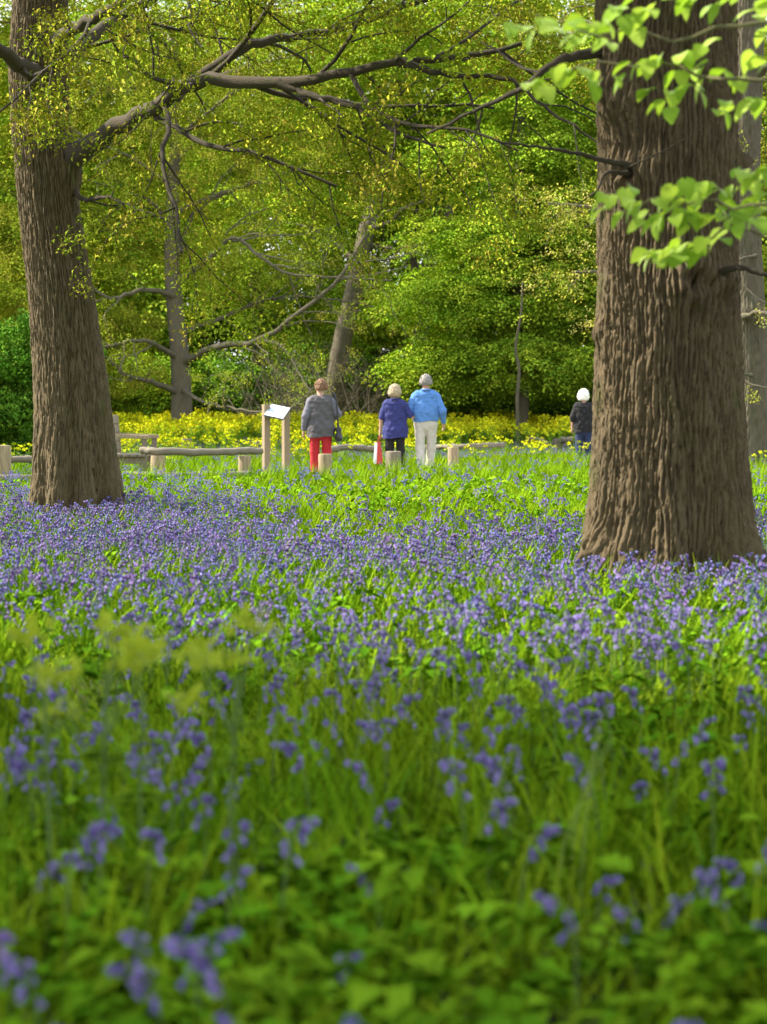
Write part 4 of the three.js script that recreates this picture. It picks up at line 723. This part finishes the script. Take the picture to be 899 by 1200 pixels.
{ // information board
  const D = 36, x = at(312, D), gy = groundY(x, -D), o = thing('information_board', 'wooden lectern board with slanted white printed panel on two posts', 'information board', [x, gy, -D], 0);
  const s = D / PX, box = (name, w, h, d, px, py, pz, m) => { const b = part(name, new RoundedBoxGeometry(w, h, d, 2, 0.006), m, o); b.position.set(px, py, pz); return b; };
  const h1 = up(474, D) - gy, h2 = up(479, D) - gy;
  box('post', 0.1, h1 + 0.1, 0.1, 0, (h1 - 0.1) / 2, 0, M.boardWood).rotation.y = 0.5;
  box('post', 0.1, h2 + 0.1, 0.1, 21 * s + 0.02, (h2 - 0.1) / 2, -0.22, M.boardWood).rotation.y = 0.5;
  const cv = document.createElement('canvas'); cv.width = 256; cv.height = 192; const c = cv.getContext('2d');
  c.fillStyle = '#c6c8ce'; c.fillRect(0, 0, 256, 192); c.fillStyle = '#8fa3c6'; c.fillRect(14, 100, 120, 76); c.fillStyle = '#c9d3c0'; c.fillRect(20, 120, 60, 46); c.fillStyle = '#7d879c'; for (let k = 0; k < 9; k++) c.fillRect(150, 60 + k * 13, 70 + (k * 37) % 24, 4); c.fillStyle = '#4f5d7a'; c.fillRect(14, 18, 130, 12); c.fillStyle = '#a9b1c0'; for (let k = 0; k < 4; k++) c.fillRect(14, 44 + k * 12, 110 - (k * 23) % 30, 4);
  const tx = new THREE.CanvasTexture(cv); tx.colorSpace = THREE.SRGBColorSpace;
  const pan = box('panel', 0.33, 0.025, 0.32, 11 * s + 0.03, up(483, D) - gy, 0.06, M.darkMetal); pan.rotation.set(0.62, -0.35, 0.0);
  const face = part('printed_face', new THREE.PlaneGeometry(0.315, 0.305), new THREE.MeshStandardMaterial({ map: tx, roughness: 0.35 }), pan); face.rotation.x = -Math.PI / 2; face.position.y = 0.0165;
}

// ------------------------------------------------------------------ people
function surfaceNet(f, lo, hi, cell) {                           // a smooth mesh of f = 0
  const nx = Math.ceil((hi.x - lo.x) / cell) + 1, ny = Math.ceil((hi.y - lo.y) / cell) + 1, nz = Math.ceil((hi.z - lo.z) / cell) + 1, F = new Float32Array(nx * ny * nz);
  let o = 0; for (let k = 0; k < nz; k++) for (let j = 0; j < ny; j++) for (let i = 0; i < nx; i++) F[o++] = f(lo.x + i * cell, lo.y + j * cell, lo.z + k * cell);
  const id = new Int32Array(nx * ny * nz).fill(-1), pos = [], nor = [], idx = [], I = (i, j, k) => i + nx * (j + ny * k);
  for (let k = 0; k < nz - 1; k++) for (let j = 0; j < ny - 1; j++) for (let i = 0; i < nx - 1; i++) {
    let m = 0, sx = 0, sy = 0, sz = 0, n = 0; const v = [];
    for (let c = 0; c < 8; c++) { v[c] = F[I(i + (c & 1), j + (c >> 1 & 1), k + (c >> 2))]; if (v[c] < 0) m |= 1 << c; }
    if (m === 0 || m === 255) continue;
    for (let a = 0; a < 8; a++) for (const b of [1, 2, 4]) if (!(a & b)) { const e = a | b; if ((v[a] < 0) !== (v[e] < 0)) { const t = v[a] / (v[a] - v[e]); sx += (a & 1) + (b === 1 ? t : 0); sy += (a >> 1 & 1) + (b === 2 ? t : 0); sz += (a >> 2) + (b === 4 ? t : 0); n++; } }
    const x = lo.x + (i + sx / n) * cell, y = lo.y + (j + sy / n) * cell, z = lo.z + (k + sz / n) * cell, h = cell * 0.5, N = V(f(x + h, y, z) - f(x - h, y, z), f(x, y + h, z) - f(x, y - h, z), f(x, y, z + h) - f(x, y, z - h)).normalize();
    id[I(i, j, k)] = pos.length / 3; pos.push(x, y, z); nor.push(N.x, N.y, N.z);
  }
  for (let k = 1; k < nz - 1; k++) for (let j = 1; j < ny - 1; j++) for (let i = 1; i < nx - 1; i++) {
    const a = F[I(i, j, k)] < 0;
    const quad = (b, p, q, r, s) => { if (a === b) return; const t = [id[p], id[q], id[r], id[s]]; if (t.some((e) => e < 0)) return; if (a) idx.push(t[0], t[1], t[2], t[0], t[2], t[3]); else idx.push(t[0], t[2], t[1], t[0], t[3], t[2]); };
    quad(F[I(i + 1, j, k)] < 0, I(i, j - 1, k - 1), I(i, j, k - 1), I(i, j, k), I(i, j - 1, k));
    quad(F[I(i, j + 1, k)] < 0, I(i - 1, j, k - 1), I(i - 1, j, k), I(i, j, k), I(i, j, k - 1));
    quad(F[I(i, j, k + 1)] < 0, I(i - 1, j - 1, k), I(i, j - 1, k), I(i, j, k), I(i - 1, j, k));
  }
  const g = new THREE.BufferGeometry(); g.setAttribute('position', new THREE.Float32BufferAttribute(pos, 3)); g.setAttribute('normal', new THREE.Float32BufferAttribute(nor, 3)); g.setIndex(idx); return g;
}
// capsule list: [ax, ay, az, bx, by, bz, ra, rb, flattening in z]
function field(caps, k = 0.03, wrinkle = 0) {
  return (x, y, z) => {
    let s = 1e3;
    for (const c of caps) {
      const fz = c[8] ?? 1, dx = c[3] - c[0], dy = c[4] - c[1], dz = (c[5] - c[2]) / fz, px = x - c[0], py = y - c[1], pz = (z - c[2]) / fz;
      const t = clamp((px * dx + py * dy + pz * dz) / (dx * dx + dy * dy + dz * dz + 1e-9), 0, 1), d = Math.hypot(px - dx * t, py - dy * t, pz - dz * t) - (c[6] + (c[7] - c[6]) * t);
      const h = Math.max(k - Math.abs(d - s), 0) / k; s = Math.min(d, s) - h * h * k * 0.25;
    }
    return wrinkle ? s + wrinkle * (Math.sin(y * 34 + x * 14 + 5 * Math.sin(x * 9 + z * 4)) * 0.5 + n3(x * 9, y * 12, z * 9)) : s;
  };
}
const boxOf = (caps, pad) => { const lo = V(9, 9, 9), hi = V(-9, -9, -9); for (const c of caps) for (const [a, r] of [[0, c[6]], [3, c[7]]]) { const q = V(c[a], c[a + 1], c[a + 2]), e = V(r, r, r * Math.max(1, c[8] ?? 1)).addScalar(pad); lo.min(q.clone().sub(e)); hi.max(q.add(e)); } return [lo, hi]; };
function meshCaps(caps, cell, k, wrinkle = 0, cut) { const f = field(caps, k, wrinkle), [lo, hi] = boxOf(caps, cell * 2 + 0.02); return surfaceNet(cut ? (x, y, z) => Math.max(f(x, y, z), cut(x, y, z)) : f, lo, hi, cell); }
function hand(w, e, curl) {                                      // wrist w, elbow e -> palm and five bent fingers
  const d = w.clone().sub(e).normalize(), out = [], inw = V(w.x > 0 ? -1 : 1, 0, 0).addScaledVector(d, -d.x * (w.x > 0 ? -1 : 1)).normalize(), fw = V(0, 0, -1).addScaledVector(d, d.z).normalize();
  const a = (p, q, r0, r1) => out.push([p.x, p.y, p.z, q.x, q.y, q.z, r0, r1]), palm = w.clone().addScaledVector(d, 0.075);
  a(w.clone().addScaledVector(fw, 0.012), palm.clone().addScaledVector(fw, 0.02), 0.02, 0.02); a(w.clone().addScaledVector(fw, -0.012), palm.clone().addScaledVector(fw, -0.02), 0.02, 0.02);
  for (let i = 0; i < 4; i++) { const s = palm.clone().addScaledVector(fw, 0.028 - i * 0.019), L = [0.036, 0.041, 0.038, 0.03][i], m = s.clone().addScaledVector(d, L).addScaledVector(inw, curl * 0.5 * L), t = m.clone().addScaledVector(d, L * 0.7).addScaledVector(inw, curl * L * 1.1); a(s, m, 0.0095, 0.0085); a(m, t, 0.0085, 0.007); }
  const s = w.clone().addScaledVector(d, 0.025).addScaledVector(fw, 0.03), m = s.clone().addScaledVector(d, 0.03).addScaledVector(fw, 0.022).addScaledVector(inw, 0.008); a(s, m, 0.011, 0.0095); a(m, m.clone().addScaledVector(d, 0.028).addScaledVector(inw, 0.012), 0.0095, 0.0075); return out;
}
const arr = (p, q, ra, rb, f) => [p.x, p.y, p.z, q.x, q.y, q.z, ra, rb, f ?? 1];
function person(spec) {
  const { px, D, H, label, turn = 0 } = spec, x = at(px, D), o = thing('person', label, 'person', [x, groundY(x, -D), -D], turn, 'walkers on the path'), k = H / 1.65, S = (a) => V(a[0] * k, a[1] * k, a[2] * k), b = spec.build ?? 1;
  const J = { head: S([0, 1.535, -0.02]), neck: S([0, 1.4, 0]), chest: S([0, 1.24, 0]), waist: S([0, 1.03, 0]), hip: S([0, 0.9, 0]), ...Object.fromEntries(['sl', 'el', 'wl', 'sr', 'er', 'wr', 'hl', 'kl', 'al', 'hr', 'kr', 'ar'].map((n) => [n, S(spec.pose[n])])) };
  const sk = [arr(J.neck.clone().add(V(0, -0.08 * k, 0.01)), J.head.clone().add(V(0, -0.05, 0)), 0.062 * b, 0.056), arr(J.chest, J.waist, 0.13 * b * k, 0.12 * b * k, 0.72), arr(J.waist, J.hip, 0.12 * b * k, 0.115 * b * k, 0.72), arr(J.sl, J.sr, 0.06 * k, 0.06 * k)];
  for (const s of ['l', 'r']) sk.push(arr(J['s' + s], J['e' + s], 0.046 * k, 0.037 * k), arr(J['e' + s], J['w' + s], 0.037 * k, 0.026 * k), arr(J['h' + s], J['k' + s], 0.075 * b * k, 0.052 * k), arr(J['k' + s], J['a' + s], 0.05 * k, 0.034 * k));
  const hd = J.head, T = spec.look ?? 0, ct = Math.cos(T), stn = Math.sin(T), hp = (a, c, e) => V(hd.x + (a * ct + e * stn) * k, hd.y + c * k, hd.z + (-a * stn + e * ct) * k);
  const headCaps = [arr(hp(0, 0.03, 0.015), hp(0, 0.02, -0.02), 0.088 * k, 0.085 * k), arr(hp(0, -0.02, -0.02), hp(0, -0.085, -0.055), 0.07 * k, 0.038 * k), arr(hp(0, 0.01, -0.1), hp(0, -0.03, -0.118), 0.01 * k, 0.015 * k), arr(hp(0.085, 0, 0), hp(0.085, -0.035, 0), 0.014 * k, 0.01 * k), arr(hp(-0.085, 0, 0), hp(-0.085, -0.035, 0), 0.014 * k, 0.01 * k), arr(hp(-0.02, -0.06, -0.095), hp(0.02, -0.06, -0.095), 0.009 * k, 0.009 * k), arr(hp(-0.04, 0.035, -0.085), hp(0.04, 0.035, -0.085), 0.014 * k, 0.014 * k), arr(J.head.clone().add(V(0, -0.05, 0)), J.neck, 0.05 * k, 0.055 * k)];
  const skin = mergeGeometries([meshCaps(sk, 0.012, 0.04), meshCaps(headCaps, 0.006, 0.018), meshCaps(hand(J.wl, J.el, spec.curlL ?? 0.5), 0.004, 0.008), meshCaps(hand(J.wr, J.er, spec.curlR ?? 0.5), 0.004, 0.008)]);
  part('body', skin, M.skin, o);
  for (const s of [-1, 1]) { const e = part('eye', new THREE.SphereGeometry(0.011 * k, 10, 8), M.eye, o); e.position.copy(hp(s * 0.034, 0.008, -0.083)); }
  const tr = []; for (const s of ['l', 'r']) tr.push(arr(J.hip.clone().add(V(s === 'l' ? -0.06 : 0.06, 0.02, 0)), J['h' + s], 0.12 * b * k, 0.11 * b * k, 0.9), arr(J['h' + s], J['k' + s], 0.104 * b * k, 0.078 * b * k), arr(J['k' + s], J['a' + s].clone().add(V(0, -0.02, 0)), 0.078 * b * k, spec.cuff ?? 0.062));
  tr.push(arr(J.hip, J.hip.clone().add(V(0, -0.06, 0)), 0.15 * b * k, 0.14 * b * k, 0.85)); part('trousers', meshCaps(tr, 0.012, 0.035, 0.004, (X, Y) => J.al.y - 0.03 - Y), spec.trousers, o);
  const bl = spec.bulk ?? 1, tp = [arr(S([-0.07, 1.0, 0]), S([0.07, 1.0, 0]), 0.15 * b * k, 0.15 * b * k, 0.8), arr(S([-0.1, 1.26, 0.0]), S([0.1, 1.26, 0.0]), 0.125 * b * k, 0.125 * b * k, 0.85), arr(S([-0.07, 1.12, 0]), S([0.07, 1.12, 0]), 0.15 * b * bl * k, 0.15 * b * bl * k, 0.78), arr(S([-0.06, spec.hem + 0.13, 0]), S([0.06, spec.hem + 0.13, 0]), spec.hemR * b * k, spec.hemR * b * k, 0.85), arr(S([-0.06, spec.hem - 0.06, 0.01]), S([0.06, spec.hem - 0.06, 0.01]), spec.hemR * b * k, spec.hemR * b * k, 0.85), arr(J.sl.clone().add(V(0.05, 0.03, 0)), J.sr.clone().add(V(-0.05, 0.03, 0)), 0.075 * k, 0.075 * k)];
  part('top', meshCaps(tp, 0.011, 0.06, 0.009, (X, Y) => Math.max(spec.hem * k + 0.012 * Math.sin(X * 14) - Y, Y - 1.415 * k)), spec.top, o);
  for (const s of ['l', 'r']) {
    const e = J['e' + s], w = J['w' + s], end = spec.sleeve <= 1 ? J['s' + s].clone().lerp(e, spec.sleeve) : e.clone().lerp(w, spec.sleeve - 1), caps = [arr(J['s' + s], spec.sleeve <= 1 ? end : e, 0.07 * k, 0.058 * k)]; if (spec.sleeve > 1) caps.push(arr(e, end, 0.06 * k, 0.046 * k));
    part('sleeve', meshCaps(caps, 0.01, 0.03, 0.004), spec.sleeveMat ?? spec.top, o);
    const a = J['a' + s]; part('shoe', meshCaps([[a.x, a.y - 0.035, a.z + 0.03, a.x, a.y - 0.045, a.z - 0.13, 0.042, 0.036, 1], [a.x, a.y, a.z, a.x, a.y - 0.03, a.z, 0.045, 0.045, 1]], 0.009, 0.03, 0, (X, Y) => 0.004 - Y), spec.shoes ?? M.shoe, o);
  }
  const R = spec.hairR ?? 1, hc = [arr(hp(0, 0.045, 0.018), hp(0, 0.035, -0.01), 0.1 * R * k, 0.092 * R * k), arr(hp(-0.03, -0.01, 0.035), hp(0.03, -0.01, 0.035), 0.085 * R * k, 0.085 * R * k), ...(spec.hairLong ? [arr(hp(-0.035, -0.03, 0.03), hp(-0.035, -0.03 - spec.hairLong, 0.035), 0.075 * R * k, 0.06 * k), arr(hp(0.035, -0.03, 0.03), hp(0.035, -0.03 - spec.hairLong, 0.035), 0.075 * R * k, 0.06 * k)] : [])];
  const hf = field(hc, 0.03), bump = (X, Y, Z) => hf(X, Y, Z) + 0.01 * n3(X * 26, Y * 15, Z * 26) + 0.006 * n3(X * 60, Y * 26, Z * 60), [lo, hi] = boxOf(hc, 0.03);
  part('hair', surfaceNet((X, Y, Z) => { const ez = -(X - hd.x) * -stn - 0; const front = -((X - hd.x) * stn + (Z - hd.z) * ct) - 0.045 * k - Math.max(0, (Y - hd.y - 0.05 * k)) * 1.1; return Math.max(bump(X, Y, Z), front, (hd.y - (spec.hairLow ?? 0.09) * k) - Y); }, lo, hi, 0.008), spec.hair, o);
  if (spec.collar) part('collar', new THREE.TorusGeometry(0.07 * k, 0.018, 8, 20).rotateX(Math.PI / 2).translate(0, 1.41 * k, 0.008), spec.collar, o);
  return { o, J, k };
}
const stand = { sl: [-0.165, 1.305, 0], el: [-0.25, 1.06, 0.04], wl: [-0.275, 0.83, -0.03], sr: [0.165, 1.305, 0], er: [0.26, 1.07, 0.03], wr: [0.265, 0.84, -0.04], hl: [-0.09, 0.86, 0], kl: [-0.1, 0.47, -0.02], al: [-0.1, 0.08, 0.03], hr: [0.09, 0.86, 0], kr: [0.1, 0.47, -0.04], ar: [0.1, 0.08, -0.05] };
const A = person({ px: 376, D: 36.6, H: 1.6, label: 'walker with short auburn hair in a grey tunic and red trousers', look: 0.5, build: 0.95, hairLow: 0.045, hairR: 0.95, hem: 0.72, hemR: 0.185, sleeve: 1.9, top: M.tunic, sleeveMat: M.tunicSleeve, trousers: M.red, hair: M.auburn, turn: 0.05, pose: { ...stand, er: [0.28, 1.1, 0.0], wr: [0.2, 1.0, -0.2], kl: [-0.1, 0.47, -0.06], al: [-0.1, 0.08, -0.1] } });
const B = person({ px: 463, D: 39.8, H: 1.56, label: 'walker with short fair hair in a navy short-sleeved top arm in arm', look: -0.2, build: 0.97, hem: 0.7, hemR: 0.185, sleeve: 0.95, top: M.navy, trousers: M.blackCloth, hair: M.blond, hairR: 1.08, hairLow: 0.1, turn: -0.05, collar: M.navy, pose: { ...stand, er: [0.29, 1.1, 0.03], wr: [0.38, 1.06, -0.14], el: [-0.25, 1.06, 0.02], wl: [-0.27, 0.83, -0.02] }, curlL: 1.1 });
const C = person({ px: 499, D: 39.9, H: 1.76, label: 'walker with thinning grey hair in a bright blue jumper and cream trousers', build: 0.92, hem: 0.9, hemR: 0.165, sleeve: 1.85, top: M.blue, trousers: M.cream, hair: M.greyHair, hairR: 0.88, hairLow: 0.045, bulk: 1.12, cuff: 0.07, collar: M.blue, pose: { ...stand, el: [-0.28, 1.08, 0.05], wl: [-0.22, 0.98, -0.14], er: [0.27, 1.07, 0.06], wr: [0.29, 0.87, -0.06], kl: [-0.09, 0.47, 0.0], al: [-0.07, 0.09, 0.14], kr: [0.09, 0.47, -0.08], ar: [0.05, 0.08, -0.12] } });
person({ px: 684, D: 49, H: 1.58, label: 'walker with curly white hair dressed in a black top and dark jeans', look: -0.35, build: 1.05, hem: 0.74, hemR: 0.17, sleeve: 1.3, top: M.blackCloth, trousers: M.denim, hair: M.whiteHair, hairR: 1.22, hairLow: 0.09, turn: -0.1, pose: { ...stand, el: [-0.25, 1.07, 0.06], wl: [-0.26, 0.85, 0.0], er: [0.27, 1.08, 0.0], wr: [0.24, 1.0, -0.2] } });
{ // black shoulder bag
  const p = A.o.position, o = thing('shoulder_bag', 'black shoulder bag hanging at the side of the grey tunic', 'bag', [p.x + 0.285, p.y + 0.62, p.z + 0.02]);
  part('pouch', meshCaps([[0, 0.06, -0.08, 0, 0.06, 0.08, 0.06, 0.06, 1], [0, 0.2, -0.05, 0, 0.2, 0.05, 0.045, 0.045, 1]], 0.01, 0.12, 0.003), M.blackLeather, o);
  const s = through([V(-0.01, 0.2, 0.06), V(-0.02, 0.5, 0.07), V(-0.06, 0.74, 0.04), V(-0.1, 0.785, -0.01), V(-0.06, 0.7, -0.1), V(0, 0.22, -0.08)], 30);
  part('strap', tube(s, s.map(() => 0.014), 6), M.blackLeather, o);
}
{ // paper carrier bag in the navy-topped walker's hand
  const w = B.J.wl.clone().applyAxisAngle(V(0, 1, 0), B.o.rotation.y).add(B.o.position), o = thing('carrier_bag', 'white and red carrier bag held by the navy-topped walker', 'bag', [w.x - 0.03, w.y - 0.58, w.z]);
  const bag = new THREE.BoxGeometry(0.13, 0.38, 0.3, 4, 6, 6), q = bag.attributes.position; for (let i = 0; i < q.count; i++) { const y = q.getY(i); q.setX(i, q.getX(i) * (1 - 0.5 * smooth(y, -0.1, 0.19)) + 0.006 * n3(y * 12, q.getZ(i) * 12, 1)); } bag.computeVertexNormals();
  part('bag_body', bag, M.redPaper, o).position.y = 0.2;
  for (const s of [-1]) { const f = part('white_panel', new RoundedBoxGeometry(0.05, 0.36, 0.306, 2, 0.006), M.whitePaper, o); f.position.set(s * 0.052, 0.195, 0); f.rotation.z = -0.06; }
  for (const z of [-0.05, 0.05]) { const h = through([V(-0.02, 0.38, z), V(0.0, 0.46, z * 0.7), V(0.028, 0.5, z * 0.3), V(0.03, 0.47, z * 0.7), V(0.02, 0.38, z)], 14); part('handle', tube(h, h.map(() => 0.005), 5), M.redPaper, o); }
}
scene.traverse((m) => { if (m.isMesh) m.castShadow = m.receiveShadow = true; });
renderer.render(scene, camera);
